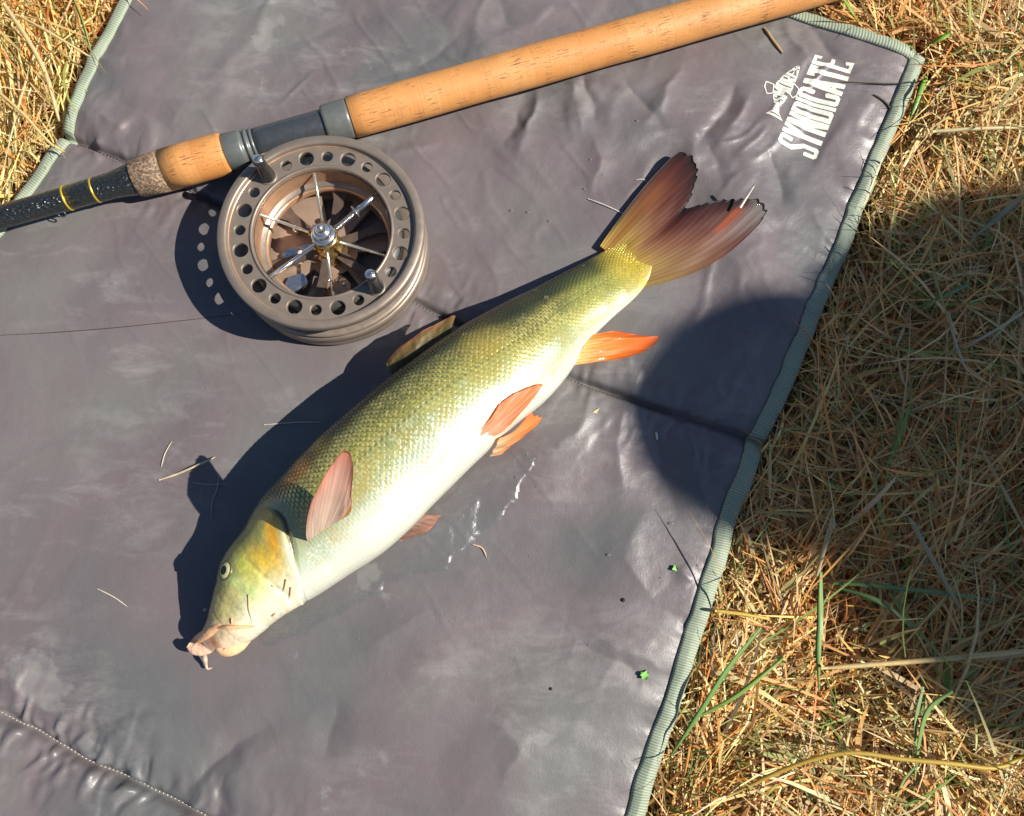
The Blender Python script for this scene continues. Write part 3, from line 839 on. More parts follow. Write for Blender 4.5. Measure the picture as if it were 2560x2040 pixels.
    L('hub_cap', [(0.088, 30.3), (0.09, 33.0), (0.084, 34.2), (0.06, 34.9), (0.045, 35.2), (0.045, 37.2), (0.036, 38.6), (0.018, 39.4), (0.0005, 39.6)], M['steel'], 64, hub)
    for k in range(6):                                      # hexagonal clamps where the spokes enter
        a = math.radians(101 - 60 * k)
        u = np.array([math.cos(a), math.sin(a), 0])
        V, F = tube([C + u * R * 0.10 + [0, 0, 0.0245], C + u * R * 0.165 + [0, 0, 0.0245]], 0.0018, 6)
        make('spoke_nut', V, F, M['brass'], hub, smooth=False)
    # wire spokes
    for k in range(6):
        a = math.radians(101 - 60 * k)
        u = np.array([math.cos(a), math.sin(a), 0])
        p0, p1 = C + u * R * 0.10 + [0, 0, 0.0248], C + u * R * 0.668 + [0, 0, 0.0278]
        if k == 1:
            rod0 = p0 + (p1 - p0) * 0.52
            V, F = tube([p0, p1], 0.0008, 8); make('spoke', V, F, M['spoke'], root)
            V, F = tube([rod0, rod0 + (p1 - rod0) * 0.02, p1 - (p1 - rod0) * 0.1, p1 - (p1 - rod0) * 0.06], [0.0008, 0.0017, 0.0017, 0.0008], 12); make('tension_pin', V, F, M['steel'], root)
            V, F = tube([rod0 - (p1 - p0) * 0.015, rod0 + (p1 - p0) * 0.01], 0.0042, 20); make('washer', V, F, M['steel'], root)
            dirv = (p1 - p0) / np.linalg.norm(p1 - p0); xx, yy, _ = frame_from(dirv)
            s0, s1 = p0 + (p1 - p0) * 0.08, rod0
            t = np.linspace(0, 1, 260)
            P = s0 + np.outer(t, s1 - s0) + 0.0015 * (np.outer(np.cos(t * 2 * math.pi * 17), xx) + np.outer(np.sin(t * 2 * math.pi * 17), yy))
            V, F = tube(P, 0.00033, 5); make('spring', V, F, M['steel'], root)
        else:
            V, F = tube([p0, p1], 0.0009 if k != 4 else 0.0013, 10); make('spoke', V, F, M['spoke'] if k != 4 else M['steel'], root)
    # handles
    for ang in handles:
        hc = (rh * math.cos(ang), rh * math.sin(ang))
        L('handle_seat', [(0.088, 33.02), (0.088, 33.7), (0.08, 33.9), (0.0005, 33.9)], M['bronze'], 40, root, hc)
        h = L('handle', [(0.062, 33.8), (0.078, 34.4), (0.078, 36), (0.070, 38), (0.062, 42), (0.058, 47), (0.060, 51), (0.0585, 52.4), (0.050, 53.2), (0.046, 53.2)], M['black_knob'], 40, root, hc)
        L('handle_screw', [(0.046, 52.6), (0.046, 53.4), (0.040, 54.0), (0.001, 54.1)], M['steel'], 32, h, hc)
        x, y = C[0] + hc[0] * R, C[1] + hc[1] * R
        V, F = extrude_poly([(x + .0022 * c - .0003 * s_, y + .0022 * s_ + .0003 * c) for c, s_ in ((.8, .6), (-.8, -.6))] + [(x - .0022 * .8 + .0003 * .6, y - .0022 * .6 - .0003 * .8), (x + .0022 * .8 + .0003 * .6, y + .0022 * .6 - .0003 * .8)], 0.0540, 0.05425)
        make('screw_slot', V, F, M['dark_gap'], h, smooth=False)
    # check lever and pawl seen through the spokes
    def plate(name, pts, z0, z1, mat):
        P = resample(np.array(pts + [pts[0]], float), 48)[:-1]
        ar = np.sum(P[:, 0] * np.roll(P[:, 1], -1) - np.roll(P[:, 0], -1) * P[:, 1])
        if ar < 0: P = P[::-1]
        V, F = extrude_poly([(C[0] + x * R, C[1] + y * R) for x, y in P], z0 * 1e-3, z1 * 1e-3)
        return make(name, V, F, mat, root, smooth=False)
    plate('check_lever', [(-0.50, -0.06), (-0.44, 0.0), (-0.32, 0.03), (-0.20, 0.06), (-0.16, 0.0), (-0.26, -0.05), (-0.32, -0.14), (-0.42, -0.20), (-0.52, -0.19), (-0.46, -0.13)], 5.2, 8.6, M['steel'])
    plate('check_pawl', [(-0.20, 0.26), (-0.08, 0.24), (-0.07, 0.12), (-0.19, 0.12)], 5.2, 9.6, M['steel'])
    plate('pawl_plate', [(-0.42, -0.30), (-0.28, -0.26), (-0.24, -0.36), (-0.36, -0.46), (-0.46, -0.42)], 5.2, 8.0, M['steel'])
    plate('hub_plate', [(-0.06, -0.26), (0.10, -0.27), (0.20, -0.36), (0.18, -0.48), (0.0, -0.52), (-0.10, -0.42)], 5.2, 6.6, M['warm_lit'])
    for p in ((-0.37, 0.22), (-0.30, -0.06), (0.36, -0.02), (-0.02, -0.33), (0.07, -0.33), (0.14, -0.37)):
        L('screw', [(0.04, 6.5), (0.04, 9.2), (0.03, 9.8), (0.0005, 9.9)] if p[0] < -0.1 else [(0.018, 5), (0.018, 7.6), (0.012, 7.9), (0.0005, 8)], M['steel'] if p[0] < 0.3 else M['dark_gap'], 20, root, p)
    # foot that sits along the reel seat
    q = [(628, 395, 0.016), (700, 372, 0.0175), (770, 350, 0.0175), (822, 331, 0.016)]
    top = ats(q)
    g = Geo()
    Dv = (top[-1] - top[0]) / np.linalg.norm(top[-1] - top[0]); Sd = np.cross(Dv, [0, 0, 1.0])
    hgt = [0.003, 0.0055, 0.0055, 0.003]
    V = []
    for p, w, dz in zip(top, (0.0035, 0.006, 0.008, 0.0085), hgt):
        V += [p - Sd * 0.003, p + Sd * w, p + Sd * w - [0, 0, dz + 0.004], p - Sd * 0.003 - [0, 0, dz + 0.004]]
    F = [tuple(f) for f in grid_faces(4, 4, wrap_v=True)] + [(0, 1, 2, 3), (15, 14, 13, 12)]
    g.add(V, F); g.build('reel_foot', M['foot'], root, smooth=False)
    mid = at(735, 372, 0.012)
    dv = np.array([C[0], C[1], 0]) - np.array([mid[0], mid[1], 0]); dv /= np.linalg.norm(dv)
    V, F = tube([mid + dv * 0.002, mid + dv * 0.016 - [0, 0, 0.002]], [0.006, 0.005], 14)
    make('foot_stem', V, F, M['foot'], root)
build_reel()

# ------------------------------------------------------------------ fish
FH = 0.026
def build_fish():
    tip = at(466, 1612, FH)[:2]
    tb = at(1604, 614, FH)[:2]
    A = (tb - tip) / np.linalg.norm(tb - tip)
    Nn = np.array([A[1], -A[0]])                        # towards the belly
    def ac(px, py, h=FH):
        p = at(px, py, h)[:2] - tip
        return np.array([p @ A, p @ Nn])
    back = [(466, 1612), (467, 1604), (475, 1588), (497, 1551), (515, 1503), (530, 1460), (545, 1412), (570, 1368), (610, 1318), (640, 1270), (676, 1228), (736, 1168), (810, 1094), (892, 1021), (992, 939),
            (1084, 867), (1168, 808), (1255, 756), (1340, 702), (1419, 654), (1491, 610), (1535, 583), (1574, 569), (1608, 578), (1634, 598), (1642, 608)]
    belly = [(466, 1612), (474, 1624), (492, 1634), (520, 1640), (556, 1634), (612, 1605), (658, 1568), (718, 1528), (800, 1480), (864, 1439), (950, 1385), (1020, 1325), (1089, 1254), (1170, 1174), (1218, 1129), (1295, 1058),
             (1364, 1000), (1411, 947), (1440, 905), (1462, 860), (1500, 812), (1545, 766), (1590, 724), (1614, 698), (1630, 676), (1640, 654), (1645, 634), (1648, 620)]
    bk = np.array([ac(*p) for p in back]); bl = np.array([ac(*p) for p in belly])
    bk = resample(bk, 300); bl = resample(bl, 300)
    for q in (bk, bl): q[:, 0] = np.maximum.accumulate(q[:, 0])
    LEN = float(min(bk[-1, 0], bl[-1, 0]))
    ns, nt_ = 1080, 420
    t = np.linspace(0, 1, ns)
    s = LEN * (t + 0.0) ; s = LEN * np.where(t < 0.06, 0.06 * (t / 0.06) ** 1.8, t)
    cb = np.interp(s, bk[:, 0], bk[:, 1]); cv = np.interp(s, bl[:, 0], bl[:, 1])
    ker = np.ones(9) / 9
    def sm(x):
        y = np.convolve(np.pad(x, 4, 'edge'), ker, 'valid'); y[:12] = x[:12]; return y
    cb, cv = sm(cb), sm(cv)
    W = np.maximum(cv - cb, 1e-5); mid = (cb + cv) / 2
    ratio = np.interp(s / LEN, [0, 0.05, 0.12, 0.25, 0.5, 0.75, 0.87, 0.92, 0.965, 1.0], [0.95, 0.95, 0.93, 0.86, 0.86, 0.70, 0.48, 0.32, 0.12, 0.02])
    T = W * ratio
    zc = np.maximum(T / 2 - 0.0015, 0.0) + np.interp(s / LEN, [0, 0.06, 0.2, 0.9, 1], [0.005, 0.003, 0.0, 0.002, 0.0045])
    # angles: denser over the side that is seen
    k = np.linspace(0, 1, nt_, endpoint=False)
    q = np.interp(k, [0, 0.80, 1.0], [-115, 125, 245])   # degrees from straight up towards the belly
    qr = np.radians(q)
    e = 2 / 2.15
    sx = np.sign(np.sin(qr)) * np.abs(np.sin(qr)) ** e; cz = np.sign(np.cos(qr)) * np.abs(np.cos(qr)) ** e
    S = np.repeat(s[:, None], nt_, 1)
    Cc = mid[:, None] + (W / 2)[:, None] * sx[None, :]
    Z = zc[:, None] + (T / 2)[:, None] * cz[None, :]
    Z = np.where(Z < 0.0006, 0.0006 + 0.15 * (Z - 0.0006), Z)
    Qd = np.repeat(q[None, :], ns, 0)
    # arc coordinate around the body for the scale rows
    rad = (W * 0.5 * 0.86)[:, None]
    arc = np.radians(Qd) * np.maximum(rad, 0.012) * 1.0
    # plan position of the vertices as photo pixels is not used; head line in (a, c)
    op = np.array([ac(*p, 0.035) for p in [(620, 1300), (640, 1282), (668, 1276), (694, 1284), (718, 1304), (732, 1336), (741, 1366), (747, 1402), (752, 1440), (748, 1470), (742, 1500), (735, 1530)]])
    op = resample(op, 80)
    o_ = np.argsort(op[:, 1]); opa = np.interp(Cc, op[o_, 1], op[o_, 0])
    dl = S - opa                                        # <0 head, >0 body
    # --- scales (imbricate discs; the free edge points to the tail)
    fs = 0.0036 * np.interp(s / LEN, [0.2, 0.5, 1.0], [1.0, 1.0, 0.82])[:, None]
    ga = np.cumsum(np.gradient(s) / fs[:, 0])[:, None] + 0 * Cc
    gb = np.radians(Qd) * (0.031 / 0.0036) * np.interp(s / LEN, [0, 0.5, 0.8, 1.0], [1.0, 1.1, 0.85, 0.75])[:, None] * 1.0
    wob = 0.10 * (vnoise(ga * 0.9, gb * 0.9, 80) - 0.5)
    ga2, gb2 = ga + wob, gb + 0.10 * (vnoise(ga * 0.9, gb * 0.9, 81) - 0.5)
    rs = 0.62
    bestc = np.full(ga.shape, 1e9); loc = np.zeros(ga.shape); edge = np.zeros(ga.shape); sid = np.zeros(ga.shape)
    rb = np.floor(gb2 * 2)
    for dj in (-1, 0, 1, 2):
        row = rb + dj; cy = row * 0.5
        offa = np.where(np.mod(row, 2) == 0, 0.0, 0.5)
        ia = np.floor(ga2 - offa)
        for di in (-1, 0, 1):
            cx = ia + di + offa
            d = np.hypot(ga2 - cx, (gb2 - cy) * 1.15)
            m = (d < rs) & (cx < bestc)
            bestc = np.where(m, cx, bestc)
            loc = np.where(m, (ga2 - cx) / rs, loc); edge = np.where(m, 1 - d / rs, edge)
            sid = np.where(m, vnoise(cx * 7.13 + 3, cy * 9.7 + 1, 83), sid)
    smask = smooth01((dl - 0.003) / 0.010)
    phi = Qd + 100                                     # 0 at the dorsal ridge, 180 at the belly line
    sc_str = smask * (0.30 + 0.70 * smooth01((118 - phi) / 40)) * smooth01((150 - phi) / 18)
    tailw = smooth01((1 - s / LEN) / 0.02)[:, None]
    disp = 0.00055 * loc * sc_str * tailw * (fs / 0.0036)
    disp += 0.00003 * (sid - 0.5) * sc_str
    latl = np.exp(-((phi - 97 + 4 * np.sin(S * 14)) / 1.3) ** 2) * smask
    disp -= 0.00018 * latl * smooth01((np.sin(ga * 2 * math.pi) + 0.3) / 0.8)
    disp -= 0.0002 * smooth01((sid - 0.93) / 0.03) * sc_str
    # gill cover stands proud, slit behind it
    up = smooth01((np.cos(np.radians(Qd)) + 0.25) / 0.5)
    latp = smooth01((phi - 48) / 28)
    disp += up * latp * np.where(dl < 0, 0.0016 * np.exp(dl / 0.010), 0.0)
    disp -= up * 0.0011 * np.exp(-((dl - 0.0012) / 0.0014) ** 2) * smooth01((150 - phi) / 40) * latp
    # cheek groove and brow relief
    pre = ac(640, 1400, 0.03)[0]
    disp -= up * 0.0006 * np.exp(-((S - pre - 0.10 * (Cc - Cc.mean())) / 0.0016) ** 2) * (dl < 0) * smooth01((phi - 70) / 20) * smooth01((160 - phi) / 20)
    disp += (0.0005 * fbm(S * 90, Cc * 90, 3, 85) + 0.00012 * fbm(S * 500, Cc * 500, 3, 86)) * (dl < 0.004)
    disp += 0.0006 * fbm(S * 26, Cc * 40, 2, 88)
    nx = sx[None, :] / np.maximum(W, 1e-4)[:, None]; nz = cz[None, :] / np.maximum(T, 1e-4)[:, None]
    nl = np.hypot(nx, nz) + 1e-9
    fade = smooth01(s / 0.01)[:, None]
    Cd = Cc + disp * fade * nx / nl; Zd = Z + disp * fade * nz / nl
    Zd = np.maximum(Zd, 0.0002)
    XY = tip + S[..., None] * A + Cd[..., None] * Nn
    V = np.concatenate([XY, Zd[..., None]], -1)
    # --- colour
    def mixv(a, b, f): return a + (b - a) * f[..., None]
    C = np.zeros(ga.shape + (3,))
    tw = (s / LEN)[:, None] + 0 * ga
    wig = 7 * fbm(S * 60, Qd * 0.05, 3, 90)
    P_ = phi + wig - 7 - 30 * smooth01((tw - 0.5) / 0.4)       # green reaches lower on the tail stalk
    stops = [(0, (0.026, 0.036, 0.017)), (46, (0.034, 0.044, 0.018)), (66, (0.100, 0.114, 0.030)), (79, (0.185, 0.205, 0.046)), (92, (0.31, 0.345, 0.11)), (110, (0.38, 0.43, 0.24)), (126, (0.48, 0.52, 0.40)), (142, (0.62, 0.625, 0.51)), (200, (0.62, 0.615, 0.49))]  # naturally dark olive back, painted darker still to deepen its shaded side
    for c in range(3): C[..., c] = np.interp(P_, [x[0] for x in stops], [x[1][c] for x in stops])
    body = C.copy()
    # pigment of the scales: dark root, gold field and rim
    gold = np.stack([np.full(ga.shape, 0.88), np.full(ga.shape, 0.72), np.full(ga.shape, 0.19)], -1)
    field = np.exp(-((loc - 0.56) / 0.24) ** 2) * smooth01(edge / 0.12)
    gz = smask * smooth01((118 - P_) / 26) * smooth01((P_ - 40) / 24)
    patchy = smooth01((fbm(S * 45, Qd * 0.045, 3, 97) + 0.45) / 0.6)
    body = mixv(body, gold, field * gz * (0.45 + 0.55 * sid) * (0.4 + 0.6 * patchy))
    dark = body * 0.22
    body = mixv(body, dark, smask * (1 - smooth01((loc + 0.55) / 0.6)) * 0.85 * smooth01((128 - P_) / 30))
    body = mixv(body, body * 0.30, smask * (1 - smooth01(edge / 0.14)) * 0.7 * smooth01((126 - P_) / 24))
    # flank glitter and tints
    tint = fbm(S * 120, Qd * 0.16, 3, 92)
    fl = smooth01((P_ - 80) / 14) * smooth01((140 - P_) / 16) * smask
    body = mixv(body, np.array([0.36, 0.46, 0.27]) + 0 * body, np.clip(tint * 1.4, 0, 1) * fl * 0.5)
    body = mixv(body, np.array([0.47, 0.36, 0.10]) + 0 * body, np.clip(-tint * 1.5, 0, 1) * fl * 0.5)
    glit = smooth01((vnoise(ga * 4.5, gb * 4.5, 98) - 0.60) / 0.2) * smooth01((fbm(S * 70, Qd * 0.08, 2, 99) + 0.35) / 0.5)
    body = mixv(body, np.array([0.82, 0.82, 0.62]) + 0 * body, fl * glit * (0.35 + 0.65 * field) * 0.85)
    gl2 = smooth01((vnoise(ga * 5.5 + 9, gb * 5.5, 101) - 0.62) / 0.2) * smooth01((P_ - 40) / 30) * smooth01((110 - P_) / 30) * smask
    body = mixv(body, np.array([0.66, 0.60, 0.26]) + 0 * body, gl2 * 0.55)
    body = mixv(body, body * 0.45, latl * smooth01((np.sin(ga * 2 * math.pi) + 0.3) / 0.8) * 0.8)
    body = mixv(body, np.array([0.30, 0.27, 0.12]) + 0 * body, smooth01((sid - 0.93) / 0.03) * smask * smooth01((125 - P_) / 20) * 0.6)
    # head
    hs = [(0, (0.06, 0.06, 0.02)), (36, (0.08, 0.08, 0.022)), (60, (0.20, 0.18, 0.045)), (82, (0.34, 0.30, 0.07)), (100, (0.50, 0.45, 0.13)), (118, (0.62, 0.60, 0.32)), (134, (0.74, 0.68, 0.46)), (200, (0.77, 0.68, 0.50))]
    head = np.zeros_like(C)
    for c in range(3): head[..., c] = np.interp(phi + wig * 0.6, [x[0] for x in hs], [x[1][c] for x in hs])
    def blob(arr, px, py, rx, ry, col, st, h=0.034, rot=0.0):
        c0 = ac(px, py, h); kk = 0.00022
        da, dc = S - c0[0], Cc - c0[1]
        if rot: da, dc = da * math.cos(rot) + dc * math.sin(rot), -da * math.sin(rot) + dc * math.cos(rot)
        f = st * np.exp(-((da / (rx * kk)) ** 2 + (dc / (ry * kk)) ** 2))
        return mixv(arr, np.array(col) + 0 * arr, f * (Zd > 0.004))
    head = blob(head, 700, 1345, 15, 62, (0.78, 0.36, 0.01), 0.95, rot=0.5)
    head = blob(head, 672, 1400, 30, 40, (0.68, 0.43, 0.03), 0.85)
    head = blob(head, 625, 1425, 22, 60, (0.44, 0.48, 0.07), 0.7)
    head = blob(head, 610, 1462, 16, 60, (0.36, 0.55, 0.18), 0.75, rot=-0.2)
    head = blob(head, 640, 1330, 40, 30, (0.30, 0.30, 0.06), 0.7)
    head = blob(head, 600, 1475, 60, 22, (0.70, 0.55, 0.24), 0.35)
    head = blob(head, 500, 1592, 55, 80, (0.74, 0.44, 0.29), 0.95, h=0.018)
    head = blob(head, 590, 1580, 40, 40, (0.74, 0.52, 0.32), 0.7, h=0.02)
    head = blob(head, 542, 1606, 14, 22, (0.30, 0.09, 0.05), 0.9, h=0.016)
    head = blob(head, 545, 1520, 40, 30, (0.55, 0.48, 0.16), 0.6)
    head = blob(head, 562, 1427, 28, 28, (0.30, 0.30, 0.14), 0.6)
    hw_ = 0.0010 + 0.016 * (1 - latp)
    mot = fbm(S * 260, Cc * 260, 4, 104); mot2 = fbm(S * 900, Cc * 900, 2, 108)
    head = head * (1 + 0.22 * mot + 0.16 * mot2)[..., None]
    hm = 1 - smooth01((dl + 0.4 * hw_) / hw_)
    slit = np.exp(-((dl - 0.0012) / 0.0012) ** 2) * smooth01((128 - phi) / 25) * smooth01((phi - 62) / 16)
    # membrane rim of the gill cover
    rim = np.exp(-((dl + 0.0016) / 0.0018) ** 2) * smooth01((phi - 88) / 15)
    head = mixv(head, np.array([0.78, 0.74, 0.52]) + 0 * head, rim * 0.75)
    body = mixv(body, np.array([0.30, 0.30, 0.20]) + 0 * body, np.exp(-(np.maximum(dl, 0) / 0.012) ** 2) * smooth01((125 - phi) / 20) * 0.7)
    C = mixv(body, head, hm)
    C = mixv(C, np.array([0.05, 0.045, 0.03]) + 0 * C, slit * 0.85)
    for px, py, rx, ry, col, st in [(758, 1170, 26, 34, (0.62, 0.28, 0.05), 0.75), (735, 1210, 18, 18, (0.60, 0.27, 0.06), 0.6), (800, 1120, 24, 26, (0.55, 0.38, 0.06), 0.5), (1225, 880, 50, 34, (0.52, 0.38, 0.07), 0.55), (1180, 860, 40, 22, (0.50, 0.36, 0.06), 0.4),
                                    (1600, 605, 36, 40, (0.70, 0.47, 0.03), 0.85), (1560, 640, 50, 40, (0.52, 0.46, 0.06), 0.55), (1470, 700, 70, 40, (0.42, 0.44, 0.08), 0.4), (950, 1290, 90, 30, (0.80, 0.80, 0.62), 0.4)]:
        g_ = blob(C, px, py, rx, ry, col, st)
        C = g_ * (1 - 0.3 * (smask * (1 - smooth01((loc + 0.75) / 0.6)))[..., None] * smooth01((128 - P_) / 30)[..., None]) if st > 0.5 and px < 900 else g_
    C = mixv(C, np.array([0.58, 0.43, 0.05]) * (0.75 + 0.4 * sid[..., None]) + 0 * C, 0.8 * smooth01((tw - 0.90) / 0.07))
    C = mixv(C, C * 0.45, smask * smooth01((tw - 0.88) / 0.03) * (1 - smooth01(edge / 0.16)) * 0.6)
    C *= (1 + 0.05 * fbm(S * 300, Qd * 0.5, 2, 95))[..., None]
    C = np.clip(C, 0.01, 0.8)
    gleam = smask * (0.25 + 0.75 * smooth01((128 - P_) / 30)) * (0.4 + 0.6 * field)
    root = thing('fish', (*(tip + A * LEN * 0.5), 0.0), 'green and gold river fish with orange fins lying on its side on the mat', 'fish')
    Vf = V.reshape(-1, 3); Ff = grid_faces(ns, nt_, wrap_v=True)[:, ::-1]
    # close the tail end inside the fin
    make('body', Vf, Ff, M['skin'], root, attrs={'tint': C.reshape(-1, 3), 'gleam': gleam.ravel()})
    cs = V[::6, ::6]
    bvh = BVHTree.FromPolygons([Vector(p) for p in cs.reshape(-1, 3)], [tuple(f) for f in grid_faces(cs.shape[0], cs.shape[1], wrap_v=True)[:, ::-1].tolist()])
    def hit(px, py, off=0.0):
        o, d = view_ray(px, py)
        r = bvh.ray_cast(o, d)
        if r[0] is None: return on_mat(px, py), np.array([0, 0, 1.0])
        n = np.array(r[1]); n = n if n[2] > 0 else -n
        return np.array(r[0]) + n * off, n
    # --- eye
    p, n = hit(563, 1426)
    k = 0.00021
    V_, F_ = lathe([(20.5 * k, -0.0016), (20 * k, 0.0001), (18.5 * k, 0.0005), (14 * k, 0.0009), (10 * k, 0.0011), (0.1 * k, 0.0012)], 40, p, n)
    eye = make('eye', V_, F_, M['iris'], root)
    V_, F_ = lathe([(24 * k, -0.0012), (23.5 * k, 0.0001), (21.5 * k, 0.0004), (19.5 * k, 0.0002), (19 * k, -0.0006)], 40, p, n)
    make('eye_rim', V_, F_, M['eyelid'], eye)
    V_, F_ = lathe([(11.2 * k, 0.00100), (9.5 * k, 0.00135), (5 * k, 0.0015), (0.05 * k, 0.00155)], 32, p, n)
    make('pupil', V_, F_, M['pupil'], eye)
    p, n = hit(512, 1525); V_, F_ = lathe([(0.0011, -0.0004), (0.0010, 0.0002), (0.0005, 0.00015), (0.0001, -0.0002)], 16, p, n); make('nostril', V_, F_, M['barbel_grey'], root)
    # --- mouth
    def fleshy(name, pts, radii, mat, parent=root, n=18, squash=0.8):
        P = resample(np.array(pts), 40); r = np.interp(np.linspace(0, 1, 40), np.linspace(0, 1, len(radii)), radii)
        V_, F_ = tube(P, r, n)
        c = np.repeat(P, n, 0); V_ = c + (V_ - c) * np.array([1, 1, squash])
        return make(name, V_, F_, mat, parent)
    hp = lambda x, y, o=0.0: hit(x, y, o)[0]
    fleshy('upper_lip', [hp(474, 1612, -.0026), hp(486, 1604, -.0020), hp(508, 1589, -.0017), hp(536, 1571, -.0016), hp(564, 1554, -.0020), hp(580, 1545, -.0026)], [0.0014, 0.0028, 0.0032, 0.0030, 0.0024, 0.0010], M['lip_orange'])
    fleshy('mouth_lining', [at(471, 1612, .0105), at(484, 1620, .0100), at(506, 1622, .0098), at(530, 1614, .0108), at(550, 1602, .0120)], [0.0016, 0.0033, 0.0037, 0.0034, 0.0026, 0.001], M['lip'])
    fleshy('lower_lip', [at(556, 1592, .017), at(560, 1612, .0150), at(580, 1610, .0145), at(604, 1588, .0140), at(632, 1564, .013), at(660, 1546, .012)], [0.0030, 0.0056, 0.0064, 0.0056, 0.0038, 0.0016], M['chin'])
    fleshy('barbel', [hp(545, 1569, .0), hp(575, 1566, .0008), hp(605, 1565, .0008), hp(636, 1562, .001)], [0.0008, 0.0011, 0.0009, 0.0003], M['barbel'])
    fleshy('barbel', [hp(500, 1612, -.004), hp(506, 1624, -.0012), at(512, 1645, .007), at(515, 1662, .004), at(519, 1672, .0035), at(531, 1669, .0035)], [0.0008, 0.0015, 0.0015, 0.0012, 0.0008, 0.0004], M['barbel_grey'])
    fleshy('barbel', [at(640, 1580, .010), at(655, 1572, .008), at(666, 1568, .006)], [0.0012, 0.0008, 0.0003], M['barbel_grey'])

    # --- fins
    def fin(name, rootp, tipp, rays, cols, thick=0.00035, arch=0.0, bulge=(0.0, 0.0), ridge=0.00013, seed=0, edgecol=None, rag=0.02, label=None):
        """rays run from the root curve to the tip curve; cols = [(v, colour), ...]"""
        nu, nv = rays * 7 + 1, 40
        Rr, Tt = resample(np.array(rootp), nu), resample(np.array(tipp), nu)
        u = np.linspace(0, 1, nu)[:, None]; v = np.linspace(0, 1, nv)[None, :]
        ragged = 1 - rag * vnoise(u * rays * 2.1, u * 0 + 2, 120 + seed) - rag * 0.5 * (np.abs(np.mod(u * rays, 1) - 0.5) * 2)
        vv = v * ragged
        P = Rr[:, None, :] * (1 - vv[..., None]) + Tt[:, None, :] * vv[..., None]
        ctr = (Tt.mean(0) - Rr.mean(0)); nrm = np.cross(Rr[-1] - Rr[0], ctr); nrm /= np.linalg.norm(nrm)
        if nrm[2] < 0: nrm = -nrm
        side = np.cross(nrm, ctr / np.linalg.norm(ctr))
        if np.dot(side, Rr[-1] - Rr[0]) < 0: side = -side
        b = np.sin(vv * math.pi)
        P = P + side * (b * (bulge[1] * u - bulge[0] * (1 - u)))[..., None]
        saw = np.abs(np.mod(u * rays + 0.0, 1) - 0.5) * 2
        fork = np.abs(np.mod(u * rays * 2, 1) - 0.5) * 2
        rr = saw * (1 - vv) + (0.5 * saw + 0.5 * fork) * vv
        und = arch * np.sin(vv * math.pi) + 0.0010 * fbm(u * 5 + seed, vv * 2.5, 2, 130 + seed)
        P = P + nrm * (und + ridge * (rr - 0.5) * (1 - 0.4 * vv))[..., None]
        C = np.zeros((nu, nv, 3))
        for c in range(3): C[..., c] = np.interp(v + 0.06 * (vnoise(u * rays, u * 0, 140 + seed) - 0.5), [x[0] for x in cols], [x[1][c] for x in cols])
        C *= (0.84 + 0.28 * rr)[..., None]
        C *= (1 + 0.16 * fbm(u * rays * 0.9, v * 3, 2, 150 + seed))[..., None]
        if edgecol is not None:
            for col_e, fn in edgecol:
                f = fn(u, v)
                C = C * (1 - f[..., None]) + np.array(col_e) * f[..., None]
        tk = thick * (1 - 0.6 * v)
        Vt = P + nrm * (tk * 0.5)[..., None]; Vb = P - nrm * (tk * 0.5 + 0 * u)[..., None]
        n1 = nu * nv
        F = np.vstack([grid_faces(nu, nv), grid_faces(nu, nv, off=n1)[:, ::-1]])
        bd = np.concatenate([np.arange(nv), np.arange(1, nu) * nv + nv - 1, (nu - 1) * nv + np.arange(nv - 2, -1, -1), np.arange(nu - 2, 0, -1) * nv])
        i = np.arange(len(bd)); j = (i + 1) % len(bd)
        F = np.vstack([F, np.stack([bd[i], n1 + bd[i], n1 + bd[j], bd[j]], -1)])
        o = make(name, np.vstack([Vt.reshape(-1, 3), Vb.reshape(-1, 3)]), F, M['fin'], root, attrs={'tint': np.clip(np.vstack([C.reshape(-1, 3)] * 2), 0.01, 0.85)})
        if label: o['label'] = label
        return o
    z4 = lambda x, y, h: at(700 + x / 2.863, 900 + y / 2.863, h)
    z5 = lambda x, y, h: at(900 + x / 2.695, 750 + y / 2.695, h)
    # tail
    blk = (0.035, 0.022, 0.020)
    fin('tail_fin', [at(1500, 616, .0036), at(1532, 642, .0040), at(1560, 682, .0040), at(1576, 726, .0036)],
        [at(1686, 386, .004), at(1708, 376, .004), at(1732, 388, .0045), at(1748, 412, .005), at(1744, 445, .005), at(1730, 490, .005), at(1712, 524, .005), at(1757, 506, .007), at(1828, 494, .007), at(1888, 492, .006), at(1918, 505, .004), at(1921, 525, .003), at(1908, 550, .003)],
        22, [(0, (0.56, 0.38, 0.06)), (0.22, (0.48, 0.30, 0.07)), (0.36, (0.36, 0.19, 0.075)), (0.50, (0.27, 0.105, 0.055)), (0.68, (0.160, 0.046, 0.031)), (0.88, (0.085, 0.024, 0.020)), (1.0, (0.025, 0.014, 0.014))],
        arch=0.0008, bulge=(0.002, 0.009), seed=1, rag=0.028, label='forked dark red tail fin',
        edgecol=[(blk, lambda u, v: np.exp(-(u / 0.03) ** 2) * smooth01(v * 3)), ((0.30, 0.17, 0.09), lambda u, v: 0.5 * np.exp(-((u - 0.9) / 0.14) ** 2) * (1 - smooth01((v - 0.3) / 0.5))), ((0.42, 0.15, 0.05), lambda u, v: 0.6 * np.exp(-((u - 0.12) / 0.05) ** 2) * smooth01((0.85 - v) / 0.4)), ((0.50, 0.10, 0.03), lambda u, v: 0.8 * np.exp(-((u - 0.80) / 0.03) ** 2) * smooth01((v - 0.62) / 0.1) * smooth01((0.95 - v) / 0.08))])
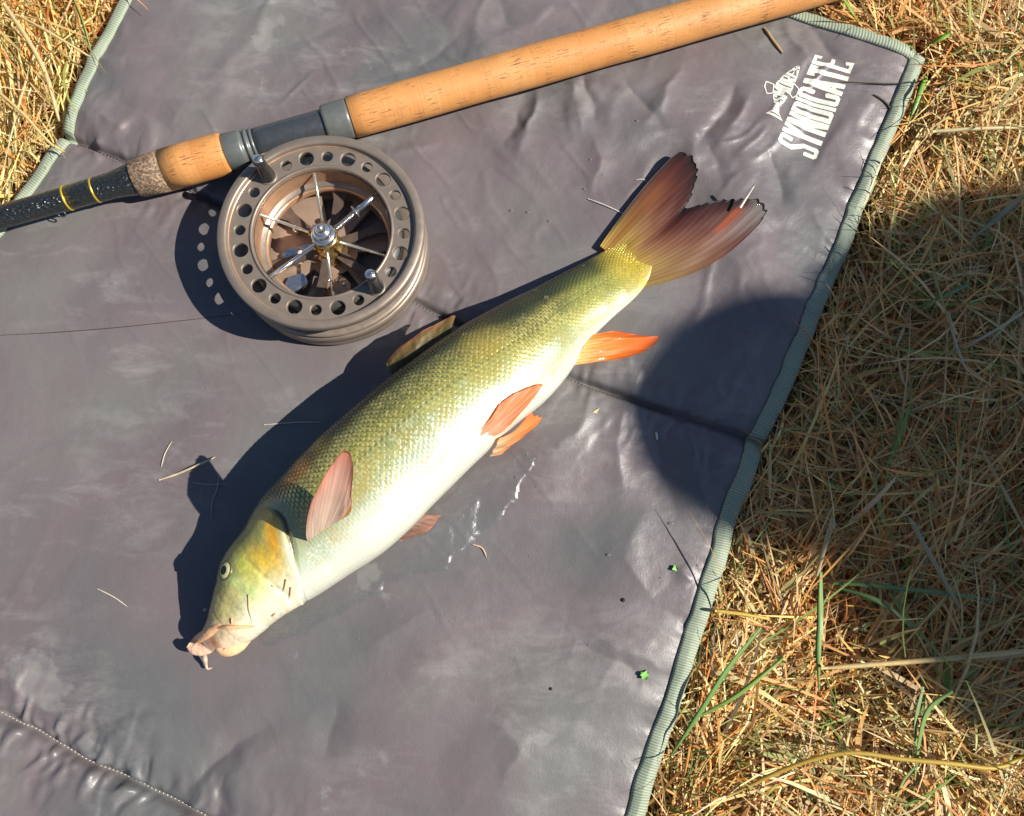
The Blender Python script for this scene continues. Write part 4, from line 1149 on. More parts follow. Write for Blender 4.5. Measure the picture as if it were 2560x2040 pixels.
    # anal fin
    fin('anal_fin', [z5(1530, 240, .016), z5(1500, 320, .018), z5(1440, 440, .017)], [z5(1720, 206, .012), z5(1830, 226, .010), z5(1950, 243, .008), z5(2022, 240, .006), z5(2010, 275, .005), z5(1925, 345, .004), z5(1760, 396, .005)],
        9, [(0, (0.80, 0.62, 0.20)), (0.25, (0.84, 0.40, 0.08)), (0.6, (0.84, 0.25, 0.03)), (0.92, (0.82, 0.18, 0.025)), (1, (0.6, 0.12, 0.03))], seed=2, arch=0.001, label='bright orange fin near the tail')
    # pelvic pair
    h4 = lambda x, y, o: hit(700 + x / 2.863, 900 + y / 2.863, o)[0]
    fin('pelvic_fin', [h4(1395, 555, -.001), h4(1425, 575, -.001), h4(1500, 570, -.001)], [h4(1560, 318, .0012), h4(1700, 222, .0018), h4(1858, 156, .0025), h4(1840, 200, .0025), h4(1770, 300, .002), h4(1640, 450, .001)],
        8, [(0, (0.84, 0.52, 0.32)), (0.3, (0.84, 0.45, 0.26)), (0.7, (0.84, 0.30, 0.11)), (1, (0.84, 0.25, 0.07))], seed=3, arch=0.0012, edgecol=[((0.78, 0.48, 0.28), lambda u, v: 0.6 * np.exp(-((u - 0.22) / 0.03) ** 2) + 0 * v)])
    fin('pelvic_fin', [z4(1570, 565, .034), z4(1540, 620, .030), z4(1500, 685, .024)], [z4(1790, 365, .022), z4(1812, 362, .021), z4(1832, 378, .020), z4(1892, 380, .016), z4(1870, 430, .014), z4(1770, 510, .013), z4(1650, 592, .013)],
        8, [(0, (0.84, 0.62, 0.36)), (0.3, (0.84, 0.45, 0.20)), (0.7, (0.84, 0.28, 0.06)), (1, (0.82, 0.24, 0.06))], seed=4, arch=0.002, rag=0.09)
    # pectoral that stands up
    fin('pectoral_fin', [h4(196, 1300, -.001), h4(300, 1225, -.001), h4(430, 1150, -.001)], [z4(235, 990, .086), z4(330, 805, .092), z4(405, 690, .094), z4(468, 640, .095), z4(516, 690, .093), z4(526, 800, .088), z4(508, 960, .078)],
        13, [(0, (0.78, 0.60, 0.48)), (0.4, (0.74, 0.56, 0.45)), (0.8, (0.70, 0.43, 0.33)), (1, (0.66, 0.28, 0.18))], seed=5, arch=0.003, bulge=(0.003, 0.0015), label='pinkish side fin standing up behind the gill cover',
        edgecol=[((0.76, 0.34, 0.05), lambda u, v: 0.85 * np.exp(-((u - 0.95) / 0.10) ** 2) * smooth01((0.75 - v) / 0.2)), ((0.52, 0.17, 0.12), lambda u, v: 0.6 * np.exp(-(u / 0.05) ** 2) * smooth01((v - 0.3) / 0.3))])
    # far pectoral flat under the belly
    fin('pectoral_fin', [z4(820, 1275, .012), z4(900, 1190, .012), z4(985, 1105, .012)], [z4(865, 1300, .003), z4(960, 1262, .003), z4(1060, 1228, .003), z4(1105, 1180, .003), z4(1160, 1105, .003)],
        9, [(0, (0.36, 0.22, 0.16)), (0.5, (0.33, 0.18, 0.13)), (1, (0.46, 0.22, 0.14))], seed=6, label='dull brown side fin flat on the mat under the belly')
    # dorsal folded out over the mat
    fin('dorsal_fin', [z5(225, 525, .027), z5(380, 410, .028), z5(605, 255, .027)], [z5(176, 428, .025), z5(249, 334, .0265), z5(359, 254, .0275), z5(465, 184, .0265), z5(606, 114, .025), z5(648, 108, .024)],
        11, [(0, (0.08, 0.07, 0.03)), (0.45, (0.17, 0.13, 0.05)), (0.8, (0.30, 0.20, 0.07)), (1, (0.42, 0.16, 0.08))], seed=7, arch=0.001)
    # bits of grass stuck to the wet head
    def stuck(pts, r, mat, label):
        P = resample(np.array([hit(px, py, 0.0008)[0] for px, py in pts]), 14)
        r *= 0.62
        V_, F_ = tube(P, np.interp(np.linspace(0, 1, 14), [0, .5, 1], [r, r, r * 0.4]), 6)
        tag(make('grass_fragment', V_, F_, mat), label, 'debris', 'brown fragments stuck to the fish')
    stuck([(623, 1485), (624, 1520), (630, 1545), (632, 1556)], 0.00032, M['barbel'], 'thin brown thread stuck along the cheek of the fish')
    stuck([(581, 1545), (582, 1560)], 0.00055, M['barbel'], 'short brown fragment above the orange barbel of the fish')
    stuck([(681, 1463), (690, 1465)], 0.0006, M['barbel_grey'], 'tiny dark speck on the pale lower gill cover of the fish')
    stuck([(717, 1447), (711, 1476)], 0.0005, M['barbel'], 'brown fragment high on the pale gill cover edge')
    stuck([(729, 1466), (725, 1495)], 0.0005, M['barbel'], 'brown fragment low on the gill cover edge, nearest the belly')
    stuck([(681, 1537), (688, 1530)], 0.0009, M['barbel_grey'], 'dark brown crumb stuck under the chin of the fish')
    stuck([(1335, 993), (1356, 993)], 0.0003, M['barbel'], 'tiny straight brown sliver on the white belly above the lower pelvic fin')
    return hit
fish_hit = build_fish()

# ------------------------------------------------------------------ wet film beside the belly
def build_film():
    out = [(1339, 1151), (1335, 1185), (1300, 1225), (1278, 1270), (1248, 1315), (1196, 1342), (1140, 1389), (1115, 1422), (1049, 1430), (980, 1470), (900, 1500), (800, 1570), (690, 1620), (640, 1600),
           (720, 1520), (800, 1475), (950, 1375), (1092, 1250), (1175, 1170), (1260, 1090), (1310, 1110)]
    P = resample(ats(out + [out[0]]), 260)[:-1, :2]
    x0, y0 = P.min(0); x1, y1 = P.max(0)
    n = 170
    X, Y = np.meshgrid(np.linspace(x0 - .004, x1 + .004, n), np.linspace(y0 - .004, y1 + .004, n), indexing='ij')
    jx = X + 0.004 * fbm(X * 90, Y * 90, 3, 160); jy = Y + 0.004 * fbm(X * 90, Y * 90, 3, 164)
    ins = inside(jx, jy, P)
    d, _, _ = poly_dist(jx, jy, np.vstack([P, P[:1]]))
    h = 0.0009 * smooth01(d / 0.0025) + 0.0003 * np.exp(-((d - 0.004) / 0.004) ** 2) * vnoise(X * 420, Y * 420, 168) + 0.0006 * fbm(X * 120, Y * 60, 3, 170) + 0.0010 * np.exp(-((d - 0.016) / 0.004) ** 2) * vnoise(X * 140, Y * 140, 172)
    Z = mat_z(X.ravel(), Y.ravel()).reshape(X.shape) + np.where(ins, 0.00025 + h, 0.0)
    F = grid_faces(n, n).reshape(n - 1, n - 1, 4)
    keep = ins[:-1, :-1] & ins[1:, :-1] & ins[:-1, 1:] & ins[1:, 1:]
    F = F[keep]; V = np.stack([X, Y, Z], -1).reshape(-1, 3)
    used = np.unique(F); mp = np.zeros(len(V), int); mp[used] = np.arange(len(used))
    tag(make('puddle', V[used], mp[F], M['film']), 'thin wet film of water on the mat below the white belly', 'puddle')
build_film()

def build_drops():
    g = Geo()
    zones = [((1430, 1390), (1560, 70), 30), ((1090, 1560), (120, 60), 26), ((1480, 430), (230, 120), 60), ((1900, 560), (90, 60), 26), ((1690, 1450), (60, 130), 22), ((1500, 1700), (200, 170), 16), ((1320, 1180), (30, 60), 24), ((640, 1000), (120, 60), 8), ((1900, 900), (60, 90), 14), ((300, 560), (200, 60), 8), ((900, 1700), (300, 100), 10)]
    for (cx, cy), (rx, ry), n in zones:
        for _ in range(n // 2):
            px, py = cx + rng.normal() * min(rx, 220) * 0.6, cy + rng.normal() * ry * 0.6
            p = at(px, py)
            if not inside(np.array([p[0]]), np.array([p[1]]), OUTLINE)[0]: continue
            d, _, _ = poly_dist(np.array([p[0]]), np.array([p[1]]), FISH_AX)
            if d[0] < 0.045: continue
            r = 0.00022 + 0.0008 * rng.random() ** 4
            p[2] = mz(p[0], p[1]) - 0.0001
            V, F = lathe([(r, 0), (r * 0.9, r * 0.35), (r * 0.5, r * 0.62), (0.02 * r, r * 0.7)], 9, p)
            V = p + (V - p) * np.array([1 + rng.random(), 1, 1])
            g.add(V, [tuple(f) for f in F])
    m, nt, out = new_mat('water_drop')
    b = nd(nt, 'ShaderNodeBsdfPrincipled', {'Base Color': (0.30, 0.29, 0.28, 1), 'Roughness': 0.12, 'Transmission Weight': 0.6, 'IOR': 1.33})
    nt.links.new(b.outputs[0], out.inputs[0])
    tag(g.build('droplets', m), 'tiny wet droplets and flecks scattered over the mat', 'droplets', kind='stuff')
build_drops()

# ------------------------------------------------------------------ dry grass
STRAW = np.array([(0.60, 0.40, 0.17), (0.50, 0.29, 0.10), (0.40, 0.20, 0.06), (0.66, 0.50, 0.27), (0.54, 0.34, 0.13), (0.30, 0.15, 0.05), (0.46, 0.38, 0.22), (0.58, 0.42, 0.20), (0.36, 0.26, 0.10), (0.42, 0.40, 0.22), (0.32, 0.34, 0.17), (0.52, 0.46, 0.28), (0.40, 0.37, 0.26), (0.27, 0.29, 0.14)])
GREEN = np.array([(0.16, 0.30, 0.05), (0.22, 0.33, 0.08), (0.28, 0.32, 0.08)])
def blades(base, ang, length, width, z0, z1, curl, tint, arch, seg=5):
    """ribbons; base (n,2) start points, all arrays length n -> V, F, tint"""
    n = len(base); t = np.linspace(0, 1, seg)
    d = np.stack([np.cos(ang), np.sin(ang)], 1); s = np.stack([-d[:, 1], d[:, 0]], 1)
    P = base[:, None, :] + d[:, None, :] * (length[:, None] * t)[..., None] + s[:, None, :] * (curl[:, None] * length[:, None] * (t * t)[None, :])[..., None]
    Z = z0[:, None] * (1 - t) + z1[:, None] * t + arch[:, None] * np.sin(t * math.pi)[None, :]
    wid = width[:, None] * np.interp(t, [0, 0.25, 0.7, 1.0], [0.75, 1.0, 0.8, 0.15])[None, :]
    tan = d[:, None, :] + s[:, None, :] * (2 * curl[:, None] * t[None, :])[..., None]
    tan /= np.linalg.norm(tan, axis=2)[..., None]
    sid = np.stack([-tan[..., 1], tan[..., 0]], -1)
    roll = rng.normal(0, 0.5, n)
    cr, sr = np.cos(roll)[:, None], np.sin(roll)[:, None]
    V = np.zeros((n, seg, 2, 3))
    for k, sg in enumerate((-0.5, 0.5)):
        V[:, :, k, :2] = P + sid * (sg * wid * cr)[..., None]
        V[:, :, k, 2] = Z + sg * wid * sr
    V = V.reshape(-1, 3)
    i = np.arange(n)[:, None] * seg * 2 + np.arange(seg - 1)[None, :] * 2
    F = np.stack([i, i + 1, i + 3, i + 2], -1).reshape(-1, 4)
    return V, F, np.repeat(tint, seg * 2, 0), P, Z
def build_grass():
    allV, allF, allT = [], [], []; nv = 0
    def scatter(n, box, lfun, wfun, angfun, ztop, name_seed, green=0.02, tilt=0.5, bright=1.0):
        nonlocal nv
        X = rng.uniform(box[0], box[1], n); Y = rng.uniform(box[2], box[3], n)
        base = np.stack([X, Y], 1)
        L = lfun(n); Wd = wfun(n); A = angfun(n, X, Y)
        ins0 = inside(X, Y, OUTLINE); ok = ~ins0
        mid = base + 0.55 * L[:, None] * np.stack([np.cos(A), np.sin(A)], 1); end = base + L[:, None] * np.stack([np.cos(A), np.sin(A)], 1)
        cross = inside(mid[:, 0], mid[:, 1], OUTLINE) | inside(end[:, 0], end[:, 1], OUTLINE)
        de = np.minimum(poly_dist(X, Y, Rw)[0], poly_dist(X, Y, Lw)[0])
        ok &= ~cross & (de > 0.0035)
        mound = 0.012 * (fbm(X * 18, Y * 18, 3, 200) + 0.15)
        layer = rng.random(n) ** 0.8
        top = ztop * (0.55 + 0.45 * smooth01(de / 0.02))
        z0 = GZ + 0.001 + layer * top + mound * (0.3 + layer)
        tl = rng.normal(0, tilt, n) * np.minimum(L, 0.03)
        z1 = np.maximum(z0 + tl, GZ + 0.001)
        z1 = np.minimum(z1, 0.05)
        curl = rng.normal(0, 0.22, n); arch = rng.normal(0.0, 0.06, n) * L
        tint = STRAW[rng.integers(0, len(STRAW), n)] * rng.uniform(0.85, 1.45, n)[:, None]
        pat = smooth01((fbm(X * 9, Y * 9, 3, 210) + 0.15) / 0.5)[:, None]
        tint = tint * np.array([1.18, 1.0, 0.82]) * bright * 1.14
        tint = tint * (1 - 0.45 * pat) + tint * np.array([1.05, 0.70, 0.40]) * 0.45 * pat
        g = rng.random(n) < green
        tint[g] = GREEN[rng.integers(0, 3, g.sum())] * rng.uniform(0.8, 1.2, g.sum())[:, None]
        V, F, T, _, _ = blades(base[ok], A[ok], L[ok], Wd[ok], z0[ok], z1[ok], curl[ok], np.clip(tint[ok], 0.01, 0.85), arch[ok])
        allV.append(V); allF.append(F + nv); allT.append(T); nv += len(V)
    iso = lambda n, X, Y: rng.uniform(0, 2 * math.pi, n)
    def swirl(n, X, Y): return 2.5 * math.pi * fbm(X * 5, Y * 5, 2, 220) + rng.normal(0.6, 0.9, n)
    U = lambda a, b: (lambda n: rng.uniform(a, b, n))
    rb = (0.03, 0.46, -0.34, 0.36)
    scatter(34000, rb, U(0.006, 0.022), U(0.0007, 0.0016), iso, 0.018, 0, 0.01, 0.6, 1.15)      # chopped litter
    scatter(26000, rb, U(0.018, 0.050), U(0.0006, 0.0014), swirl, 0.019, 1, 0.03, 0.35)
    scatter(4200, rb, U(0.035, 0.085), U(0.0008, 0.0018), swirl, 0.024, 2, 0.05, 0.3)
    scatter(900, rb, U(0.03, 0.07), U(0.0010, 0.0022), iso, 0.026, 3, 0.25, 0.6)
    scatter(1500, rb, U(0.012, 0.040), U(0.0018, 0.0034), swirl, 0.021, 8, 0.08, 0.25)   # broken flat leaves
    scatter(700, rb, U(0.02, 0.06), U(0.0006, 0.0011), iso, 0.026, 9, 1.0, 0.5)        # fine green growth
    lb = (-0.55, -0.10, 0.05, 0.50)
    comb = lambda n, X, Y: rng.normal(math.radians(-66), 0.33, n)
    scatter(15000, lb, U(0.03, 0.08), U(0.0007, 0.0018), comb, 0.022, 4, 0.01, 0.4, 1.3)
    scatter(8000, lb, U(0.012, 0.04), U(0.0006, 0.0013), iso, 0.018, 5, 0.01, 0.5)
    scatter(1000, lb, U(0.06, 0.12), U(0.0012, 0.0026), comb, 0.030, 6, 0.01, 0.2, 1.35)
    scatter(14000, (-0.20, 0.75, 0.26, 0.72), U(0.012, 0.06), U(0.0007, 0.0016), swirl, 0.019, 10, 0.04, 0.4)
    # further out, wider and sparser
    scatter(26000, (-1.3, 1.5, -1.1, 1.3), U(0.03, 0.08), U(0.0012, 0.0028), swirl, 0.022, 7, 0.03, 0.4)
    g = make('dry_grass', np.vstack(allV), np.vstack(allF), M['grass'], smooth=False, attrs={'tint': np.vstack(allT)})
    tag(g, 'matted dead straw coloured grass around the mat', 'grass', kind='stuff')
build_grass()

def blade_thing(name, pts, w, col, label, cat='grass', group=None, hollow=False, h=None, colb=None):
    """one distinct blade (a creased ribbon) or stalk (a tube); pts = photo x, y, height"""
    P = resample(ats(pts), 26)
    k = w * 0.00023
    if hollow:
        V, F = tube(P, np.interp(np.linspace(0, 1, 26), [0, 0.1, 0.9, 1], [0.7, 1, 0.85, 0.4]) * k * 0.5, 7)
        per = 7
    else:
        T = np.gradient(P, axis=0); T /= np.linalg.norm(T, axis=1)[:, None]
        S = np.cross(T, [0, 0, 1.0]); S /= np.linalg.norm(S, axis=1)[:, None] + 1e-9
        wd = np.interp(np.linspace(0, 1, 26), [0, 0.3, 0.7, 1], [0.55, 1, 0.8, 0.08]) * k
        tw = 0.5 * np.sin(np.linspace(0, 2.5, 26) + w)
        U3 = np.array([0, 0, 1.0])
        rows = []
        for a, dz in ((-0.5, 0.12), (0, -0.1), (0.5, 0.12), (0, -0.1 - 0.12)):
            rows.append(P + S * (a * wd * np.cos(tw))[:, None] + U3 * (a * wd * np.sin(tw) + dz * wd)[:, None])
        V = np.stack(rows, 1).reshape(-1, 3); per = 4
        F = [tuple(f) for f in grid_faces(26, 4, wrap_v=True)]
    t = np.repeat(np.linspace(0, 1, 26), per)[:, None]
    tint = np.array(col) * (1 - t) + np.array(colb if colb else col) * t
    o = make(name, V, F, M['grass'], attrs={'tint': tint})
    return tag(o, label, cat, group)
GB, SB = 'green blades beside the mat', 'pale straw stalks in the dry grass'
g1, g2, ye, st, st2 = (0.17, 0.31, 0.08), (0.21, 0.31, 0.15), (0.52, 0.36, 0.03), (0.66, 0.50, 0.22), (0.50, 0.40, 0.22)
zr = 0.002
for name, pts, w, col, label, hol, colb in [
    ('grass_leaf', [(2084, 1458, .004), (2170, 1462, .010), (2256, 1472, .013), (2380, 1485, .012), (2506, 1504, .006)], 13, g1, 'long green blade reaching right into the shadow', False, (0.24, 0.36, 0.18)),
    ('grass_leaf', [(2103, 1472, .004), (2186, 1499, .012), (2256, 1546, .013), (2302, 1606, .004)], 12, g1, 'green blade arching down to the right below the longest green blade', False, (0.24, 0.36, 0.18)),
    ('grass_leaf', [(2052, 1430, .008), (2050, 1500, .010), (2049, 1560, .012), (2045, 1625, .010), (2047, 1731, .004)], 15, g1, 'upright green blade in the sunlit straw right of the mat', False, None),
    ('grass_leaf', [(1903, 1569, .012), (1820, 1671, .012), (1745, 1787, .008), (1662, 1912, .002)], 14, g1, 'green blade slanting down to the lower mat edge', False, (0.10, 0.26, 0.06)),
    ('grass_leaf', [(1959, 1643, .010), (1857, 1727, .010), (1792, 1768, .008), (1699, 1815, .003)], 11, (0.20, 0.34, 0.04), 'yellow green blade slanting beside the lower mat edge', False, g1),
    ('straw_stalk', [(2570, 1627, .012), (2302, 1652, .014), (2052, 1671, .012)], 13, st, 'thick pale straw stalk running level from the right side', True, None),
    ('straw_stalk', [(1787, 1527, .008), (1860, 1536, .009), (1926, 1548, .008)], 9, (0.70, 0.50, 0.10), 'short yellow straw pointing right from the mat edge', True, None),
    ('grass_leaf', [(2307, 1717, .016), (2288, 1810, .012), (2293, 1898, .004)], 13, g2, 'left upright blade of the green tuft in the lower right', False, g1),
    ('grass_leaf', [(2381, 1727, .018), (2321, 1773, .015), (2297, 1857, .010), (2283, 1996, .002)], 12, g1, 'bent right blade of the green tuft in the lower right', False, g1),
    ('grass_leaf', [(2236, 2010, .003), (2260, 1950, .010), (2300, 1905, .014)], 10, (0.24, 0.36, 0.05), 'low blade at the foot of the lower right tuft', False, g2),
    ('grass_leaf', [(2255, 2016, .003), (2330, 1980, .010), (2400, 1930, .013)], 10, g1, 'blade leaning right at the foot of the lower right tuft', False, (0.28, 0.34, 0.06)),
    ('straw_stalk', [(2560, 1890, .012), (2488, 1920, .014), (2372, 1908, .016), (2256, 1898, .016), (2117, 1882, .016), (1977, 1917, .012), (1820, 1991, .004)], 11, ye, 'long yellow stem bending across the lower right straw', True, (0.50, 0.32, 0.06)),
    ('straw_stalk', [(2084, 1296, .016), (2061, 1370, .014), (2042, 1439, .010)], 12, st2, 'pale stalk standing out of the shadow edge above the upright blade', True, None),
    ('straw_stalk', [(2274, 1296, .014), (2349, 1430, .016), (2400, 1523, .010)], 11, (0.40, 0.36, 0.22), 'grey green stalk slanting through the shadowed grass', True, None),
    ('straw_stalk', [(2331, 329, .010), (2440, 322, .013), (2565, 318, .013)], 10, (0.66, 0.58, 0.30), 'pale level straw right of the upper mat edge', True, None),
    ('grass_leaf', [(2316, 190, .004), (2296, 240, .006), (2270, 310, .002)], 15, (0.14, 0.36, 0.05), 'green blade pressed along the upper right mat edge', False, (0.20, 0.36, 0.05)),
    ('grass_leaf', [(2375, 84, .014), (2345, 100, .012), (2305, 116, .006)], 15, (0.18, 0.44, 0.03), 'bright green blade just beyond the mat corner', False, (0.28, 0.42, 0.04)),
    ('grass_leaf', [(2110, 0, .012), (2130, 30, .010), (2150, 62, .004)], 12, (0.24, 0.42, 0.05), 'green blade beside the top edge under the rod butt', False, (0.20, 0.36, 0.05)),
    ('grass_leaf', [(2425, -10, .024), (2424, 50, .020), (2424, 96, .010)], 8, (0.26, 0.36, 0.06), 'upright green stem at the top right', False, (0.2, 0.33, 0.06)),
    ('straw_stalk', [(10, 10, .014), (73, 105, .016), (116, 189, .014), (148, 303, .006)], 13, (0.68, 0.52, 0.25), 'thick pale stalk running down to the left binding', True, None),
    ('straw_stalk', [(44, 38, .018), (125, 82, .019), (227, 143, .010)], 8, st, 'pale stalk crossing the thick stalk beside the left binding', True, None),
    ('grass_leaf', [(183, -5, .016), (204, 47, .014), (231, 140, .004)], 10, (0.40, 0.42, 0.08), 'yellow green blade pointing down to the left binding', False, (0.22, 0.34, 0.06)),
    ('straw_stalk', [(-10, 225, .014), (58, 285, .014), (122, 355, .008), (163, 381, .004)], 9, (0.66, 0.50, 0.20), 'stalk whose tip lies across the left binding', True, None),
    ('straw_stalk', [(2560, 488, .018), (2490, 548, .020), (2424, 601, .012)], 17, (0.44, 0.38, 0.22), 'broad dead leaf blade in the upper shadow', False, None),
    ('grass_leaf', [(2424, 709, .012), (2360, 740, .014), (2291, 769, .006)], 12, g2, 'green blade in the shadowed grass near the mat', False, (0.2, 0.32, 0.06)),
    ('straw_stalk', [(2560, 780, .016), (2480, 830, .018), (2410, 870, .012)], 7, (0.50, 0.46, 0.32), 'thin pale stalk slanting in the middle of the shadow', True, None),
    ('straw_stalk', [(2370, 780, .012), (2390, 860, .016), (2415, 925, .012)], 7, (0.52, 0.46, 0.32), 'steep thin stalk crossing the shadowed grass', True, None),
]:
    blade_thing(name, pts, w, col, label, 'grass', SB if name == 'straw_stalk' else GB, hol, None, colb)
def sprouts():
    """small green shoots here and there, one stuff object"""
    g = Geo(); tints = []
    for (px, py, n, sp) in [(2350, 60, 14, 60), (2480, 70, 12, 70), (2260, 560, 9, 60), (2420, 720, 12, 70), (2100, 1020, 10, 70), (2300, 1850, 7, 50), (2330, 1980, 14, 60), (1720, 1950, 12, 50), (2200, 420, 6, 40), (2250, 1200, 5, 60), (2520, 1500, 4, 60), (2100, 1780, 5, 60)]:
        for _ in range(n):
            x, y = px + rng.normal() * sp, py + rng.normal() * sp
            p0 = at(x, y, -0.012)
            if inside(np.array([p0[0]]), np.array([p0[1]]), OUTLINE)[0] or poly_dist(np.array([p0[0]]), np.array([p0[1]]), Rw)[0][0] < 0.006: continue
            a = rng.uniform(0, 2 * math.pi); L = rng.uniform(0.02, 0.045)
            e = p0 + np.array([math.cos(a) * L * .7, math.sin(a) * L * .7, rng.uniform(0.008, 0.03)])
            if inside(np.array([e[0]]), np.array([e[1]]), OUTLINE)[0]: continue
            P = resample(np.array([p0, (p0 + e) / 2 + [0, 0, 0.008], e]), 9)
            V, F = tube(P, np.linspace(0.0007, 0.0001, 9), 4); g.add(V, F)
            tints.append(np.tile(GREEN[rng.integers(0, 3)] * rng.uniform(0.8, 1.3), (len(V), 1)))
    tag(g.build('green_shoots', M['grass'], attrs={'tint': np.vstack(tints)}), 'small green shoots growing through the dead grass', 'grass', kind='stuff')
sprouts()

# ------------------------------------------------------------------ litter lying on the mat
def lying(name, pts, w, col, label, cat, group=None, flat=0.0006):
    Q = []
    for p in pts:
        q = on_mat(p[0], p[1], flat + (p[2] if len(p) > 2 else 0.0)); Q.append(q)
    P = resample(np.array(Q), 24)
    P[:, 2] = np.maximum(P[:, 2], mat_z(P[:, 0], P[:, 1]) + w * 0.0001)
    V, F = tube(P, np.interp(np.linspace(0, 1, 24), [0, .2, .8, 1], [.5, 1, .9, .35]) * w * 0.000115, 7)
    o = make(name, V, F, M['grass'], attrs={'tint': np.tile(col, (len(V), 1))})
    return tag(o, label, cat, group)
LG = 'bits of straw fallen on the mat'
for pts, w, col, label in [
    ([(1910, 70), (1930, 98), (1957, 134)], 8, (0.55, 0.36, 0.16), 'brown straw bit lying beside the white fish emblem'),
    ([(398, 1200), (440, 1186), (487, 1166, .002), (540, 1142, .002)], 6, (0.68, 0.58, 0.38), 'long pale straw crossing the bump of shadow left of the fish'),
    ([(403, 1168), (412, 1135), (430, 1102)], 3, (0.62, 0.55, 0.42), 'short thin straw standing above the long pale straw left of the fish'),
    ([(244, 1472), (285, 1493), (320, 1518)], 3, (0.68, 0.62, 0.52), 'thin pale straw alone on the lower left of the mat'),
    ([(1470, 497), (1515, 514), (1566, 538)], 4, (0.74, 0.70, 0.66), 'white sliver of straw touching the upper tail lobe'),
    ([(1182, 1361), (1205, 1370), (1217, 1394)], 4, (0.68, 0.48, 0.36), 'curved pinkish straw below the wet film'),
    ([(2100, 204), (2200, 208), (2262, 206)], 3, (0.07, 0.07, 0.05), 'thin dark stem pointing at the upper mat edge'),
    ([(2183, 236), (2212, 255), (2230, 284)], 6, (0.06, 0.06, 0.04), 'dark bent stem right of the white lettering'),
    ([(660, 1062), (740, 1056), (800, 1055)], 3, (0.60, 0.58, 0.50), 'faint straw lying in the shadow behind the fish back'),
    ([(480, 1206), (520, 1211), (570, 1209)], 2.5, (0.45, 0.42, 0.36), 'thin straw lying level inside the fin shadow'),
    ([(548, 1185), (543, 1220), (530, 1258), (528, 1300)], 3.5, (0.40, 0.36, 0.32), 'straw lying upright inside the fin shadow'),
    ([(1590, 450), (1606, 448), (1618, 455)], 3, (0.66, 0.62, 0.58), 'tiny pale curl beside the dark outer edge of the upper tail lobe'),
]:
    lying('straw_bit', pts, w, col, label, 'straw', LG)
Q = [at(1886, 462, .018), at(1866, 494, .0135), at(1850, 520, .0125)]
V, F = tube(resample(np.array(Q), 16), np.linspace(0.0006, 0.0008, 16), 7)
tag(make('straw_bit', V, F, M['grass'], attrs={'tint': np.tile((0.75, 0.70, 0.58), (len(V), 1))}), 'short white stick resting on the lower tail lobe', 'straw', LG)

def leaf_bit(px, py, r, seed, label):
    r0 = np.random.default_rng(seed)
    c = on_mat(px, py, 0.0008); n = 16
    a = np.linspace(0, 2 * math.pi, n, endpoint=False)
    rr = r * (0.55 + 0.6 * r0.random(n))
    P2 = [(c[0] + math.cos(t) * q, c[1] + math.sin(t) * q * 0.9) for t, q in zip(a, rr)]
    V, F = extrude_poly(P2, c[2] - 0.0006, c[2] + 0.0004)
    V[n:, 2] += 0.0012 * r0.random(n)
    tag(make('leaf_fragment', V, F, M['leaf_bit'], smooth=False), label, 'leaf', 'green leaf scraps on the mat')
leaf_bit(1611, 1688, 0.0027, 1, 'bright green leaf scrap near the lower mat edge, the larger one')
leaf_bit(1687, 1421, 0.0020, 2, 'small bright green leaf scrap higher up near the mat edge')
for px, py, r, lab in [(1558, 1500, 0.0012, 'black crumb left of the small green leaf scrap'), (1377, 1722, 0.0009, 'dark crumb low on the mat below the wet film')]:
    c = on_mat(px, py, 0.0)
    V, F = lathe([(r, 0), (r * 0.9, r * 0.5), (r * 0.4, r), (0.0001, r * 1.05)], 7, c)
    tag(make('crumb', V, F, M['dark_gap'], smooth=False), lab, 'debris', 'dark crumbs on the mat')
c = on_mat(1490, 1028, 0.0006); V, F = extrude_poly([(c[0] - .002, c[1] - .001), (c[0] + .0005, c[1] - .0013), (c[0] + .002, c[1] + .0018), (c[0] - .0006, c[1] + .0006)], c[2] - .0005, c[2] + .0003)
tag(make('leaf_fragment', V, F, M['iris'], smooth=False), 'pale flake on the mat below the dark cross seam', 'debris')
lying('fish_scale', [(1640, 1080), (1642, 1090), (1643, 1100)], 6, (0.8, 0.8, 0.76), 'white fleck on the mat beside the big shadow', 'debris')
lying('fishing_line', [(-60, 842), (120, 832), (300, 818), (440, 803), (560, 790), (640, 770, .012)], 1.6, (0.03, 0.03, 0.03), 'thin dark line running left from the reel over the mat', 'fishing line', flat=0.0004)

